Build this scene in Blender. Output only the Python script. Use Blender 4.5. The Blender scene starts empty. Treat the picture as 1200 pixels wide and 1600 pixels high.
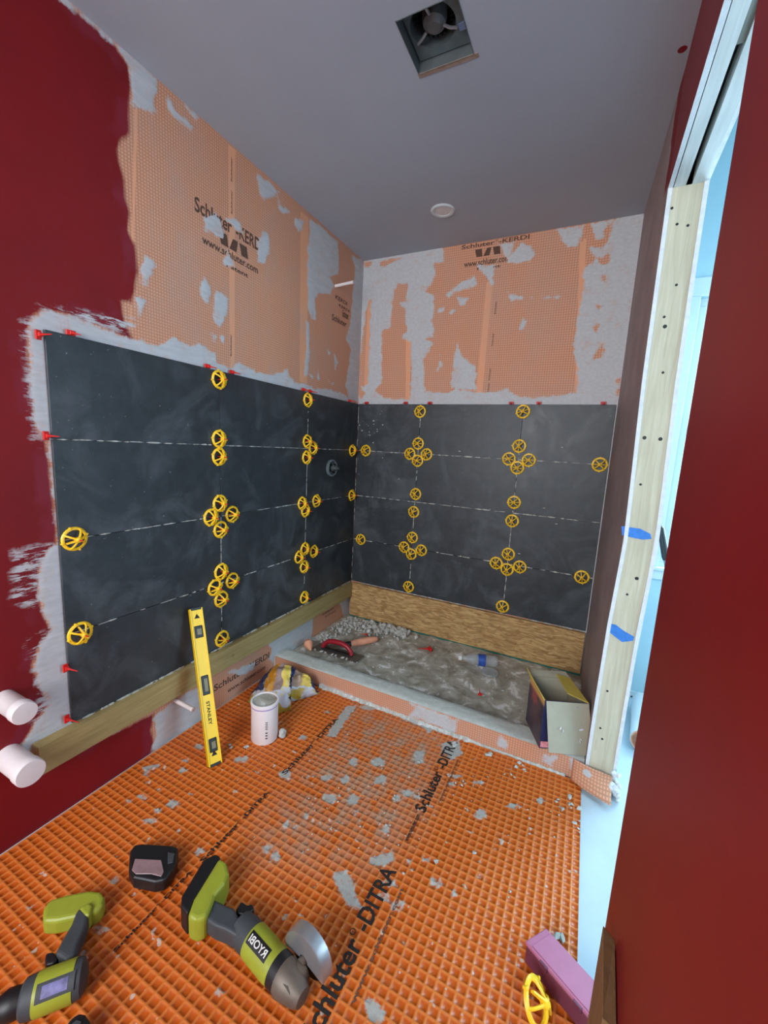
import bpy, math, random
import numpy as np
from mathutils import Vector, Matrix, Quaternion

S = bpy.context.scene
COL = S.collection
random.seed(7)

# ------------------------------------------------------------------ camera
CAM = np.array([1.41559376, -2.44226938, 0.94633625])
ROT = np.array([[0.8950658, 0.44277078, 0.05302128],
                [-0.11560651, 0.11556159, 0.98654987],
                [0.43068823, -0.88915666, 0.15462241]])
FPX = 639.967
cd = bpy.data.cameras.new('camera'); cam = bpy.data.objects.new('camera', cd); COL.objects.link(cam)
cd.sensor_fit = 'HORIZONTAL'; cd.sensor_width = 36; cd.lens = FPX / 1200 * 36
cd.clip_start = 0.02; cd.clip_end = 100
mw = Matrix.Identity(4)
for c in range(3):
    for r in range(3): mw[r][c] = ROT[c][r]
    mw[c][3] = CAM[c]
cam.matrix_world = mw
S.camera = cam

# ------------------------------------------------------------------ world, light, exposure
w = bpy.data.worlds.new('world'); S.world = w; w.use_nodes = True
w.node_tree.nodes['Background'].inputs[0].default_value = (0.50, 0.75, 1.0, 1)
w.node_tree.nodes['Background'].inputs[1].default_value = 1.6

def area(name, loc, target, sx, sy, power, col):
    d = bpy.data.lights.new(name, 'AREA'); d.shape = 'RECTANGLE'; d.size = sx; d.size_y = sy
    d.energy = power; d.color = col
    o = bpy.data.objects.new(name, d); COL.objects.link(o)
    o.location = loc
    o.rotation_euler = (Vector(target) - Vector(loc)).to_track_quat('-Z', 'Y').to_euler()
    return o
# daylight outside the window of the next room, plus added side and rear fill lamps behind invented, unseen windows
area('daylight_window', (2.25, 0.45, 1.15), (2.0, -1.0, 0.2), 1.2, 1.7, 135, (0.56, 0.83, 1.0))
area('added_fill_side', (3.75, -1.3, 1.2), (2.0, -1.3, 0.4), 1.2, 1.6, 50, (0.56, 0.83, 1.0))
area('added_fill_behind', (0.75, -4.15, 1.35), (0.65, -0.4, 0.45), 1.3, 1.5, 84, (0.97, 0.98, 1.0))
S.view_settings.view_transform = 'Standard'
S.view_settings.look = 'None'
S.view_settings.exposure = 0.28
S.view_settings.gamma = 1.0
S.view_settings.use_curve_mapping = False

# ------------------------------------------------------------------ measuring helpers
X, Y, Z = 0, 1, 2
def at(ax, val, px, py):
    """the point of the real plane (axis ax = val) seen at photograph position px, py"""
    d = ROT.T @ np.array([(px - 600) / FPX, -(py - 800) / FPX, -1.0])
    return Vector(CAM + d * ((val - CAM[ax]) / d[ax]))
FLOOR, PAN, CURB, CEIL = -0.30, -0.25, -0.215, 2.115
TW, TH = 0.613, 0.307

# ------------------------------------------------------------------ mesh builder
class MB:
    def __init__(s): s.v = []; s.f = []; s.sm = []
    def add(s, vs, fs, smooth=False):
        n = len(s.v); s.v += [tuple(p) for p in vs]
        s.f += [tuple(n + i for i in f) for f in fs]; s.sm += [smooth] * len(fs); return s
    def box(s, a, b):
        x0, y0, z0 = a; x1, y1, z1 = b
        return s.add([(x0,y0,z0),(x1,y0,z0),(x1,y1,z0),(x0,y1,z0),(x0,y0,z1),(x1,y0,z1),(x1,y1,z1),(x0,y1,z1)],
                     [(0,3,2,1),(4,5,6,7),(0,1,5,4),(1,2,6,5),(2,3,7,6),(3,0,4,7)])
    def obox(s, M, sx, sy, sz):
        """box centred on matrix M"""
        vs = []
        for dz in (-1, 1):
            for dx, dy in ((-1,-1),(1,-1),(1,1),(-1,1)):
                vs.append(M @ Vector((dx*sx/2, dy*sy/2, dz*sz/2)))
        return s.add(vs, [(0,3,2,1),(4,5,6,7),(0,1,5,4),(1,2,6,5),(2,3,7,6),(3,0,4,7)])
    def prism(s, pts, d0, d1, fn, smooth=False):
        """2D outline pts extruded from depth d0 to d1; fn(u, v, d) -> point"""
        n = len(pts)
        vs = [fn(u, v, d0) for u, v in pts] + [fn(u, v, d1) for u, v in pts]
        fs = [tuple(range(n))[::-1], tuple(range(n, 2*n))]
        fs += [(i, (i+1) % n, n + (i+1) % n, n + i) for i in range(n)]
        return s.add(vs, fs, smooth)
    def lathe(s, prof, M=None, n=28, smooth=True, caps=True):
        """prof: (radius, height) list turned about local z"""
        M = M or Matrix.Identity(4); vs = []; fs = []
        for r, h in prof:
            for k in range(n):
                a = 2*math.pi*k/n; vs.append(M @ Vector((r*math.cos(a), r*math.sin(a), h)))
        for i in range(len(prof)-1):
            for k in range(n):
                k2 = (k+1) % n; fs.append((i*n+k, i*n+k2, (i+1)*n+k2, (i+1)*n+k))
        if caps and prof[0][0] > 1e-6: fs.append(tuple(range(n))[::-1])
        if caps and prof[-1][0] > 1e-6: fs.append(tuple(range((len(prof)-1)*n, len(prof)*n)))
        return s.add(vs, fs, smooth)
    def tube(s, pts, rad, n=8, closed=False, smooth=True, flat=1.0):
        pts = [Vector(p) for p in pts]; m = len(pts)
        if not hasattr(rad, '__len__'): rad = [rad]*m
        vs = []; fs = []; up = None
        for i, p in enumerate(pts):
            if closed: t = pts[(i+1) % m] - pts[i-1]
            else: t = pts[min(i+1, m-1)] - pts[max(i-1, 0)]
            t.normalize()
            if up is None: up = t.orthogonal().normalized()
            else:
                up = (up - t*up.dot(t))
                up = up.normalized() if up.length > 1e-5 else t.orthogonal().normalized()
            b = t.cross(up)
            for k in range(n):
                a = 2*math.pi*k/n; vs.append(p + up*math.cos(a)*rad[i] + b*math.sin(a)*rad[i]*flat)
        for i in range(m if closed else m-1):
            j = (i+1) % m
            for k in range(n):
                k2 = (k+1) % n; fs.append((i*n+k, i*n+k2, j*n+k2, j*n+k))
        if not closed: fs += [tuple(range(n))[::-1], tuple(range((m-1)*n, m*n))]
        return s.add(vs, fs, smooth)
    def blob(s, c, r, seed, flat=(1,1,1), rough=.25, n=1):
        rr = random.Random(seed)
        t = (1+5**.5)/2
        V = [Vector(p).normalized() for p in [(-1,t,0),(1,t,0),(-1,-t,0),(1,-t,0),(0,-1,t),(0,1,t),(0,-1,-t),(0,1,-t),(t,0,-1),(t,0,1),(-t,0,-1),(-t,0,1)]]
        F = [(0,11,5),(0,5,1),(0,1,7),(0,7,10),(0,10,11),(1,5,9),(5,11,4),(11,10,2),(10,7,6),(7,1,8),(3,9,4),(3,4,2),(3,2,6),(3,6,8),(3,8,9),(4,9,5),(2,4,11),(6,2,10),(8,6,7),(9,8,1)]
        for _ in range(n-1):
            cache = {}; F2 = []
            def mid(a, b):
                k = (min(a,b), max(a,b))
                if k not in cache: V.append((V[a]+V[b]).normalized()); cache[k] = len(V)-1
                return cache[k]
            for a, b, c_ in F:
                x, y, z = mid(a,b), mid(b,c_), mid(c_,a)
                F2 += [(a,x,z),(b,y,x),(c_,z,y),(x,y,z)]
            F = F2
        c = Vector(c); R = Quaternion((rr.random()-.5, rr.random()-.5, rr.random()-.5, rr.random()-.5)).normalized().to_matrix() if flat == (1,1,1) else Matrix.Rotation(rr.random()*6.28, 3, 'Z')
        vs = []
        for v in V:
            k = r*(1 + rr.uniform(-rough, rough)); q = R @ Vector((v.x*flat[0], v.y*flat[1], v.z*flat[2])); vs.append(c + q*k)
        return s.add(vs, F)
    def build(s, name, mat, parent=None, bevel=0, seg=2, sharp=35):
        me = bpy.data.meshes.new(name); me.from_pydata(s.v, [], s.f); me.update()
        if any(s.sm):
            me.polygons.foreach_set('use_smooth', s.sm)
            me.set_sharp_from_angle(angle=math.radians(sharp))
        if mat: me.materials.append(mat)
        o = bpy.data.objects.new(name, me); COL.objects.link(o)
        if parent: o.parent = parent; o.matrix_parent_inverse = parent.matrix_world.inverted()
        if bevel:
            m = o.modifiers.new('bevel', 'BEVEL'); m.width = bevel; m.segments = seg; m.limit_method = 'ANGLE'; m.angle_limit = math.radians(35)
        return o

def tag(o, label=None, cat=None, group=None, kind=None):
    if label: o['label'] = label
    if cat: o['category'] = cat
    if group: o['group'] = group
    if kind: o['kind'] = kind
    return o
def thing(name, label, cat, loc=(0,0,0), group=None):
    o = bpy.data.objects.new(name, None); COL.objects.link(o)
    o.location = loc; o.empty_display_size = .05
    o.matrix_world = Matrix.Translation(loc)
    return tag(o, label, cat, group)
def struct(o): o['kind'] = 'structure'; return o
def copy_tree(o):
    c = o.copy(); COL.objects.link(c)
    for ch in o.children:
        d = ch.copy(); COL.objects.link(d); d.parent = c; d.matrix_parent_inverse = ch.matrix_parent_inverse.copy()
    return c
def frame(o, zdir, xdir=(0,0,1)):
    z = Vector(zdir).normalized(); x = Vector(xdir); x = (x - z*x.dot(z)).normalized(); y = z.cross(x)
    M = Matrix.Identity(4)
    for r in range(3): M[r][0] = x[r]; M[r][1] = y[r]; M[r][2] = z[r]; M[r][3] = o[r]
    return M

# ------------------------------------------------------------------ materials
def lin(r, g, b):
    f = lambda c: (c/255/12.92 if c/255 <= .04045 else ((c/255+.055)/1.055)**2.4)
    return (f(r), f(g), f(b), 1)
class NT:
    def __init__(s, name, rough=.6, metal=0, spec=.5):
        s.m = bpy.data.materials.new(name); s.m.use_nodes = True; s.t = s.m.node_tree
        s.b = s.t.nodes['Principled BSDF']; s.b.inputs['Roughness'].default_value = rough
        s.b.inputs['Metallic'].default_value = metal; s.b.inputs['Specular IOR Level'].default_value = spec
        s.co = s.n('ShaderNodeTexCoord').outputs['Object']
    def n(s, k, **kw):
        x = s.t.nodes.new(k)
        for a, v in kw.items():
            if a.startswith('_'): x.inputs[a[1:]].default_value = v
            else: setattr(x, a, v)
        return x
    def l(s, a, b): s.t.links.new(a, b)
    def put(s, sock, v):
        if isinstance(v, bpy.types.NodeSocket): s.l(v, sock)
        else: sock.default_value = v
    def math(s, op, a, b=0.0, c=0.0):
        x = s.n('ShaderNodeMath', operation=op)
        for i, v in enumerate((a, b, c)): s.put(x.inputs[i], v)
        return x.outputs[0]
    def noise(s, scale, detail=3, rough=.5, vec=None, dist=0, stretch=None):
        x = s.n('ShaderNodeTexNoise'); x.inputs['Scale'].default_value = scale; x.inputs['Detail'].default_value = detail
        x.inputs['Roughness'].default_value = rough; x.inputs['Distortion'].default_value = dist
        v = vec or s.co
        if stretch:
            mp = s.n('ShaderNodeMapping'); mp.inputs['Scale'].default_value = stretch; s.l(v, mp.inputs['Vector']); v = mp.outputs[0]
        s.l(v, x.inputs['Vector']); return x.outputs['Fac']
    def ramp(s, fac, lo, hi, a=0.0, b=1.0):
        x = s.n('ShaderNodeMapRange'); x.clamp = True; s.put(x.inputs[0], fac)
        for i, v in zip((1,2,3,4), (lo, hi, a, b)): s.put(x.inputs[i], v)
        return x.outputs[0]
    def mix(s, f, a, b, mode='MIX'):
        x = s.n('ShaderNodeMix', data_type='RGBA', blend_type=mode)
        s.put(x.inputs[0], f); s.put(x.inputs[6], a); s.put(x.inputs[7], b); return x.outputs[2]
    def attr(s, name):
        return s.n('ShaderNodeAttribute', attribute_name=name).outputs['Fac']
    def sep(s, v=None):
        x = s.n('ShaderNodeSeparateXYZ'); s.l(v or s.co, x.inputs[0]); return x.outputs
    def bump(s, h, dist=.002, strength=1):
        x = s.n('ShaderNodeBump'); x.inputs['Distance'].default_value = dist; x.inputs['Strength'].default_value = strength
        s.l(h, x.inputs['Height']); s.l(x.outputs[0], s.b.inputs['Normal'])
    def col(s, c): s.put(s.b.inputs['Base Color'], c); return s
    def rough(s, r): s.put(s.b.inputs['Roughness'], r); return s
def plain(name, c, rough=.5, metal=0, var=.12, scale=30, bump=0, spec=.5):
    t = NT(name, rough, metal, spec)
    n = t.noise(scale, 4, .6)
    t.col(t.mix(t.ramp(n, .3, .7), tuple(x*(1-var) for x in c[:3])+(1,), tuple(min(1, x*(1+var)) for x in c[:3])+(1,)))
    if bump: t.bump(n, bump)
    return t.m

C_MUD = lin(186, 188, 190); C_KERDI = lin(226, 164, 130); C_RED = lin(124, 8, 17); C_BAND = lin(228, 164, 126)

def smask(t, sdf, nz, soft=.004):
    """1 inside an outline given as a signed distance attribute, its edge broken by noise"""
    return t.ramp(t.math('ADD', sdf, nz), -soft, soft, 1.0, 0.0)
def membrane_wall(name, ua, va, pitch=.0105, red=True):
    t = NT(name, .62, 0, .35)
    xyz = t.sep(); u, v = xyz[ua], xyz[va]
    def line(c):
        f = t.math('FRACT', t.math('DIVIDE', c, pitch)); d = t.math('ABSOLUTE', t.math('SUBTRACT', f, .5))
        return t.ramp(d, .24, .40)
    weave = t.math('MAXIMUM', line(u), line(v))
    weave = t.math('MULTIPLY', weave, t.ramp(t.attr('band'), -.001, .001))
    base = t.mix(weave, C_KERDI, tuple(x*.66 for x in C_KERDI[:3])+(1,))
    base = t.mix(t.ramp(t.attr('band'), -.001, .001), C_BAND, base)
    # thin grey skim haze rubbed over the membrane
    hz = t.ramp(t.noise(5, 6, .65, stretch=(1,1,.6)), .42, .75, 0, .40)
    base = t.mix(hz, base, lin(176, 160, 150))
    jag = t.math('MULTIPLY', t.math('SUBTRACT', t.noise(28, 5, .65), .5), .05)
    jag2 = t.math('MULTIPLY', t.math('SUBTRACT', t.noise(14, 5, .7, stretch=(1, 3, .5) if ua == Y else (3, 1, .5)), .5), .05)
    if red:
        rn = t.noise(3, 3, .5)
        redc = t.mix(t.ramp(rn, .3, .7), tuple(x*.86 for x in C_RED[:3])+(1,), tuple(x*1.1 for x in C_RED[:3])+(1,))
        rm = smask(t, t.attr('red'), t.math('MULTIPLY', jag2, .5), .006)
        redc = t.mix(t.math('MULTIPLY', t.ramp(t.math('ADD', t.attr('red'), jag), -.045, -.03, 0, .75), t.ramp(t.noise(7, 3), .45, .6)), redc, lin(126, 32, 50))
        base = t.mix(rm, base, redc)
        weave = t.math('MULTIPLY', weave, t.math('SUBTRACT', 1.0, t.math('MULTIPLY', rm, .9)))
    brush = t.noise(60, 4, .6, stretch=(1, .25, 1.6))
    mudc = t.mix(t.ramp(brush, .3, .7), lin(182, 186, 189), lin(198, 201, 204))
    mm = smask(t, t.attr('mud'), jag, .005)
    mm = t.math('MULTIPLY', mm, t.ramp(t.noise(16, 5, .7), .28, .46, .62, 1.0))
    weave = t.math('MULTIPLY', weave, t.math('SUBTRACT', 1.0, mm))
    base = t.mix(mm, base, mudc)
    if red:   # dragged dry-brush streaks of joint compound over the red paint
        st = t.ramp(t.noise(30, 5, .75, stretch=(1, .35, 2.2)), .50, .56)
        sm = t.math('MULTIPLY', smask(t, t.attr('streak'), jag, .01), st)
        base = t.mix(sm, base, mudc)
    t.col(base)
    h = t.math('ADD', t.math('MULTIPLY', weave, -.35), t.math('MULTIPLY', brush, .12))
    t.bump(h, .0009)
    return t.m

def m_tile():
    t = NT('dark_slate_tile', .42, 0, .40)
    oi = t.n('ShaderNodeObjectInfo')
    vv = t.n('ShaderNodeVectorMath', operation='ADD'); t.l(t.co, vv.inputs[0])
    sc = t.n('ShaderNodeVectorMath', operation='SCALE'); t.l(oi.outputs['Random'], sc.inputs[3]); sc.inputs[0].default_value = (7, 3, 5)
    t.l(sc.outputs[0], vv.inputs[1])
    a = t.noise(4, 6, .62, vec=vv.outputs[0], dist=1.2)
    b = t.noise(16, 5, .6, vec=vv.outputs[0])
    c = t.mix(t.ramp(b, .3, .7), lin(44, 50, 54), lin(55, 61, 66))
    c = t.mix(t.ramp(a, .48, .78, 0, .5), c, lin(108, 116, 122))       # dried haze wiped over the face
    fl = t.ramp(t.noise(90, 2, .4, vec=vv.outputs[0]), .75, .78, 0, .5)
    c = t.mix(fl, c, lin(150, 152, 156))
    t.col(c); t.rough(t.ramp(a, .3, .7, .36, .52)); t.bump(b, .0012, .6); return t.m
def m_wood(name, c1, c2, axis='Y', scale=26, knots=True):
    t = NT(name, .7, 0, .3)
    st = {'X': (.06, 1, 1), 'Y': (1, .06, 1), 'Z': (1, 1, .06)}[axis]
    g = t.noise(scale*2.2, 5, .6, stretch=st, dist=1.0)
    g2 = t.noise(5, 2, .5)
    c = t.mix(t.ramp(g, .3, .7), c1, c2)
    c = t.mix(t.ramp(g2, .3, .7, 0, .3), c, tuple(x*.75 for x in c1[:3])+(1,))
    if knots:
        vo = t.n('ShaderNodeTexVoronoi'); vo.inputs['Scale'].default_value = 5.5; t.l(t.co, vo.inputs['Vector'])
        c = t.mix(t.ramp(vo.outputs['Distance'], .05, .09, .75, 0), c, tuple(x*.18 for x in c1[:3])+(1,))
    t.col(c); t.bump(g, .0008); return t.m
def m_osb():
    t = NT('strand_board', .7, 0, .3)
    w1 = t.noise(3, 2, .5)
    d = t.n('ShaderNodeVectorMath', operation='ADD')
    wob = t.n('ShaderNodeTexNoise'); wob.inputs['Scale'].default_value = 9; t.l(t.co, wob.inputs['Vector'])
    sc = t.n('ShaderNodeVectorMath', operation='SCALE'); sc.inputs[3].default_value = .045; t.l(wob.outputs['Color'], sc.inputs[0])
    t.l(t.co, d.inputs[0]); t.l(sc.outputs[0], d.inputs[1])
    mp = t.n('ShaderNodeMapping'); mp.inputs['Scale'].default_value = (26, 26, 120); mp.inputs['Rotation'].default_value = (0, .10, 0); t.l(d.outputs[0], mp.inputs['Vector'])
    vo = t.n('ShaderNodeTexVoronoi'); vo.inputs['Scale'].default_value = 1; t.l(mp.outputs[0], vo.inputs['Vector'])
    sp = t.n('ShaderNodeSeparateColor'); t.l(vo.outputs['Color'], sp.inputs[0])
    g = t.noise(26, 6, .7, vec=d.outputs[0], stretch=(.35, 1, 1.6))
    c = t.mix(sp.outputs[0], lin(160, 122, 74), lin(216, 182, 126))
    c = t.mix(t.ramp(g, .3, .75, 0, .5), c, lin(150, 114, 70))
    c = t.mix(t.ramp(vo.outputs['Distance'], .62, .95, 0, .45), c, lin(120, 88, 54))
    t.col(c); t.bump(sp.outputs[1], .0012, .7); return t.m
def m_ditra():
    t = NT('orange_floor_membrane', .46, 0, .45)
    n = t.noise(3.5, 5, .6)
    c = t.mix(t.ramp(n, .3, .75), lin(206, 112, 46), lin(220, 128, 62))
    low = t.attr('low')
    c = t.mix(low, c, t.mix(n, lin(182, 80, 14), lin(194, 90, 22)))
    hzn = t.ramp(t.noise(22, 6, .7), .38, .66)
    dirt = t.ramp(t.noise(60, 4, .7), .55, .8, 0, .4)
    c = t.mix(dirt, c, lin(170, 120, 90))
    hz = t.math('MULTIPLY', t.ramp(t.attr('haze'), -.10, .06, .80, 0.0), hzn)
    c = t.mix(hz, c, lin(160, 142, 120))
    jag = t.math('MULTIPLY', t.math('SUBTRACT', t.noise(45, 5, .7), .5), .045)
    m = smask(t, t.attr('mud'), jag, .003)
    mc = t.mix(t.noise(50, 4, .6), lin(150, 148, 138), lin(190, 190, 184))
    c = t.mix(t.math('MULTIPLY', m, t.ramp(t.noise(70, 3, .6), .3, .45, .6, 1)), c, mc)
    # small dried splashes
    sp = t.ramp(t.noise(38, 2, .4), .72, .74)
    c = t.mix(t.math('MULTIPLY', sp, .8), c, lin(190, 180, 168))
    t.col(c); t.rough(t.math('ADD', .34, t.math('MULTIPLY', m, .5))); t.bump(t.noise(120, 3, .6), .0004); return t.m
def m_mortar(name, c1, c2, c3, sc=14, bd=.004, hi=.60):
    t = NT(name, .85, 0, .2)
    a = t.noise(sc, 6, .6, dist=.6); b = t.noise(sc*5, 5, .65)
    c = t.mix(t.ramp(a, .38, .58), c1, c2); c = t.mix(t.ramp(a, hi, hi+.05, 0, .95), c, c3)
    c = t.mix(t.ramp(b, .3, .7, 0, .35), c, c1)
    t.col(c); t.bump(t.math('ADD', a, t.math('MULTIPLY', b, .4)), bd); return t.m

M_LEFT = membrane_wall('left_wall_surface', Y, Z)
M_BACK = membrane_wall('back_wall_surface', X, Z, .0125, False)
M_CURB = membrane_wall('curb_membrane', X, Z, .0105, False)
M_TILE = m_tile()
M_EDGE = plain('tile_body', lin(60, 64, 68), .8)
M_OSB = m_osb()
M_DITRA = m_ditra()
M_PINE = m_wood('pressure_treated_pine', lin(150, 132, 84), lin(178, 160, 110), 'Y')
M_STUD = m_wood('pale_stud', lin(190, 182, 156), lin(216, 210, 186), 'Z')
M_HEAD = m_wood('header_board', lin(200, 206, 204), lin(224, 228, 224), 'Y', knots=False)
M_DARKW = m_wood('brown_offcut', lin(112, 84, 56), lin(140, 108, 74), 'Z', knots=False)
M_PAN = m_mortar('shower_floor_mortar', lin(150, 145, 130), lin(196, 194, 182), lin(244, 246, 242), 12, .0012, .57)
M_LUMP = m_mortar('dried_mortar', lin(172, 172, 164), lin(204, 206, 200), lin(222, 224, 222), 40)
M_CTOP = m_mortar('curb_skim', lin(196, 200, 192), lin(208, 212, 204), lin(216, 220, 214), 30)
M_CEIL = plain('ceiling_drywall', lin(168, 174, 184), .9, var=.03, scale=3, spec=.2)
M_REDW = plain('red_wall_paint', C_RED, .5, var=.08, scale=4, spec=.4)
M_GREY = plain('skimmed_wall', lin(150, 136, 134), .85, var=.10, scale=5, spec=.2)
M_WHITE = plain('white_paint', lin(206, 214, 218), .6, var=.03, scale=4)
M_CYANCAST = plain('wall_paint_cyan_cast', lin(178, 206, 214), .7, var=.03, scale=4)  # cyan cast of the next room's daylight put into its wall colour
M_SUB = plain('white_subfloor', lin(186, 202, 212), .7, var=.06, scale=6, bump=.002)
M_GYP = plain('drywall_edge', lin(220, 224, 226), .9, var=.08, scale=50, bump=.002)
M_YEL = plain('yellow_plastic', lin(252, 204, 40), .42, var=.05)
M_REDP = plain('red_plastic', lin(206, 34, 30), .45, var=.06)
M_PVC = plain('white_pvc', lin(232, 226, 226), .4, var=.02)
M_BLK = plain('black_plastic', lin(24, 25, 28), .45, var=.1)
M_GRYP = plain('grey_rubber', lin(62, 68, 72), .6, var=.1)
M_LIME = plain('lime_plastic', lin(152, 162, 50), .45, var=.06)
M_TEAL = plain('teal_strip', lin(24, 104, 92), .6)
M_INK = plain('black_ink', lin(34, 28, 26), .7)
M_INKB = plain('faded_brown_ink', lin(92, 66, 54), .8, var=.3, scale=120)
M_MET = plain('worn_steel', lin(116, 108, 98), .55, .5, var=.12)
M_SIL = plain('silver_steel', lin(176, 178, 182), .36, .7, var=.05)
M_BLUE = plain('blue_tape', lin(54, 124, 206), .6, var=.15, scale=60)
M_WHT = plain('white_ink', lin(225, 225, 220), .6)
M_TRACK = plain('dark_recess', lin(20, 18, 18), .9)
M_GALV = plain('galvanised_steel', lin(112, 122, 124), .45, .55, var=.2, scale=14)
M_CARD = plain('grey_card', lin(168, 162, 142), .8, var=.04)
M_CARDY = plain('yellow_card', lin(214, 190, 84), .7, var=.05)
M_NAVY = plain('navy_print', lin(34, 40, 84), .5, var=.1)
M_PINK = plain('mauve_plastic', lin(176, 106, 138), .5, var=.05)
M_PLUM = plain('plum_plastic', lin(96,44,66), .5)
M_PEACH = plain('peach_membrane', lin(230, 164, 130), .7, var=.08)

# ------------------------------------------------------------------ signed distance fields for painted outlines
def sdf(P, polys):
    """P (N,2); polys list of (M,2) -> signed distance to the union, negative inside"""
    out = np.full(len(P), 9.0)
    for poly in polys:
        V = np.asarray(poly, float); W = np.roll(V, -1, 0)
        dmin = np.full(len(P), 1e9); ins = np.zeros(len(P), bool)
        for a, b in zip(V, W):
            e = b - a; q = P - a
            h = np.clip((q @ e) / (e @ e + 1e-12), 0, 1)
            dmin = np.minimum(dmin, ((q - h[:, None]*e)**2).sum(1))
            c = ((a[1] <= P[:, 1]) != (b[1] <= P[:, 1]))
            if abs(e[1]) > 1e-12:
                xi = a[0] + (P[:, 1]-a[1]) / e[1] * e[0]
                ins ^= c & (P[:, 0] < xi)
        d = np.sqrt(dmin); out = np.minimum(out, np.where(ins, -d, d))
    return out
def PX(ax, val, pts):
    """photo outline measured on a real plane, returned in that plane's two coordinates"""
    k = [i for i in range(3) if i != ax]
    return [[at(ax, val, *p)[k[0]], at(ax, val, *p)[k[1]]] for p in pts]
def blobpoly(ax, val, px, py, rx, ry, seed, n=11, rot=0):
    rr = random.Random(seed); pts = []
    for i in range(n):
        a = 2*math.pi*i/n; k = rr.uniform(.65, 1.15)
        x, y = math.cos(a)*rx*k, math.sin(a)*ry*k
        pts.append((px + x*math.cos(rot)-y*math.sin(rot), py + x*math.sin(rot)+y*math.cos(rot)))
    return PX(ax, val, pts)
def grid_obj(name, mat, us, vs, fn, attrs, height=None, parent=None, flip=False):
    U, V = np.meshgrid(us, vs, indexing='ij'); P = np.stack([U.ravel(), V.ravel()], 1)
    A = {k: (f(P) if callable(f) else f) for k, f in attrs.items()}
    Hh = height(P, A) if height else np.zeros(len(P))
    co = fn(P[:, 0], P[:, 1], Hh)
    nu, nv = len(us), len(vs)
    i, j = np.meshgrid(np.arange(nu-1), np.arange(nv-1), indexing='ij'); a = (i*nv + j).ravel()
    q = np.stack([a, a+nv, a+nv+1, a+1], 1)
    if flip: q = q[:, ::-1]
    me = bpy.data.meshes.new(name)
    me.vertices.add(len(P)); me.vertices.foreach_set('co', np.ascontiguousarray(co, dtype=np.float32).ravel())
    me.loops.add(q.size); me.loops.foreach_set('vertex_index', np.ascontiguousarray(q, dtype=np.int32).ravel())
    me.polygons.add(len(q)); me.polygons.foreach_set('loop_start', np.arange(0, q.size, 4, dtype=np.int32))
    me.update(calc_edges=True)
    for k, v in A.items():
        at_ = me.attributes.new(k, 'FLOAT', 'POINT'); at_.data.foreach_set('value', np.ascontiguousarray(v, dtype=np.float32))
    me.materials.append(mat)
    o = bpy.data.objects.new(name, me); COL.objects.link(o)
    if parent: o.parent = parent; o.matrix_parent_inverse = parent.matrix_world.inverted()
    return o
def rng(a, b, s): return np.linspace(a, b, max(2, int(abs(b-a)/s)+1))
def mudlift(P, A): return np.clip(-A['mud']*.25, 0, .0011)

def text(s, mat, parent, M, width, height=None, name='lettering', bold=.022):
    cu = bpy.data.curves.new(name, 'FONT'); cu.body = s; cu.size = 1; cu.extrude = 0; cu.offset = bold; cu.resolution_u = 3
    to = bpy.data.objects.new(name, cu); COL.objects.link(to)
    dg = bpy.context.evaluated_depsgraph_get(); dg.update()
    me = bpy.data.meshes.new_from_object(to.evaluated_get(dg))
    COL.objects.unlink(to); bpy.data.objects.remove(to)
    xs = [v.co.x for v in me.vertices]; ys = [v.co.y for v in me.vertices]
    x0, x1, y0, y1 = min(xs), max(xs), min(ys), max(ys)
    sx = width/(x1-x0); sy = height/(y1-y0) if height else sx
    for v in me.vertices: v.co = M @ Vector(((v.co.x-x0)*sx, (v.co.y-(y0 if height else 0))*sy, v.co.z))
    me.materials.clear(); me.materials.append(mat)
    o = bpy.data.objects.new(name, me); COL.objects.link(o); me.name = name
    if parent: o.parent = parent; o.matrix_parent_inverse = parent.matrix_world.inverted()
    return o

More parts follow.
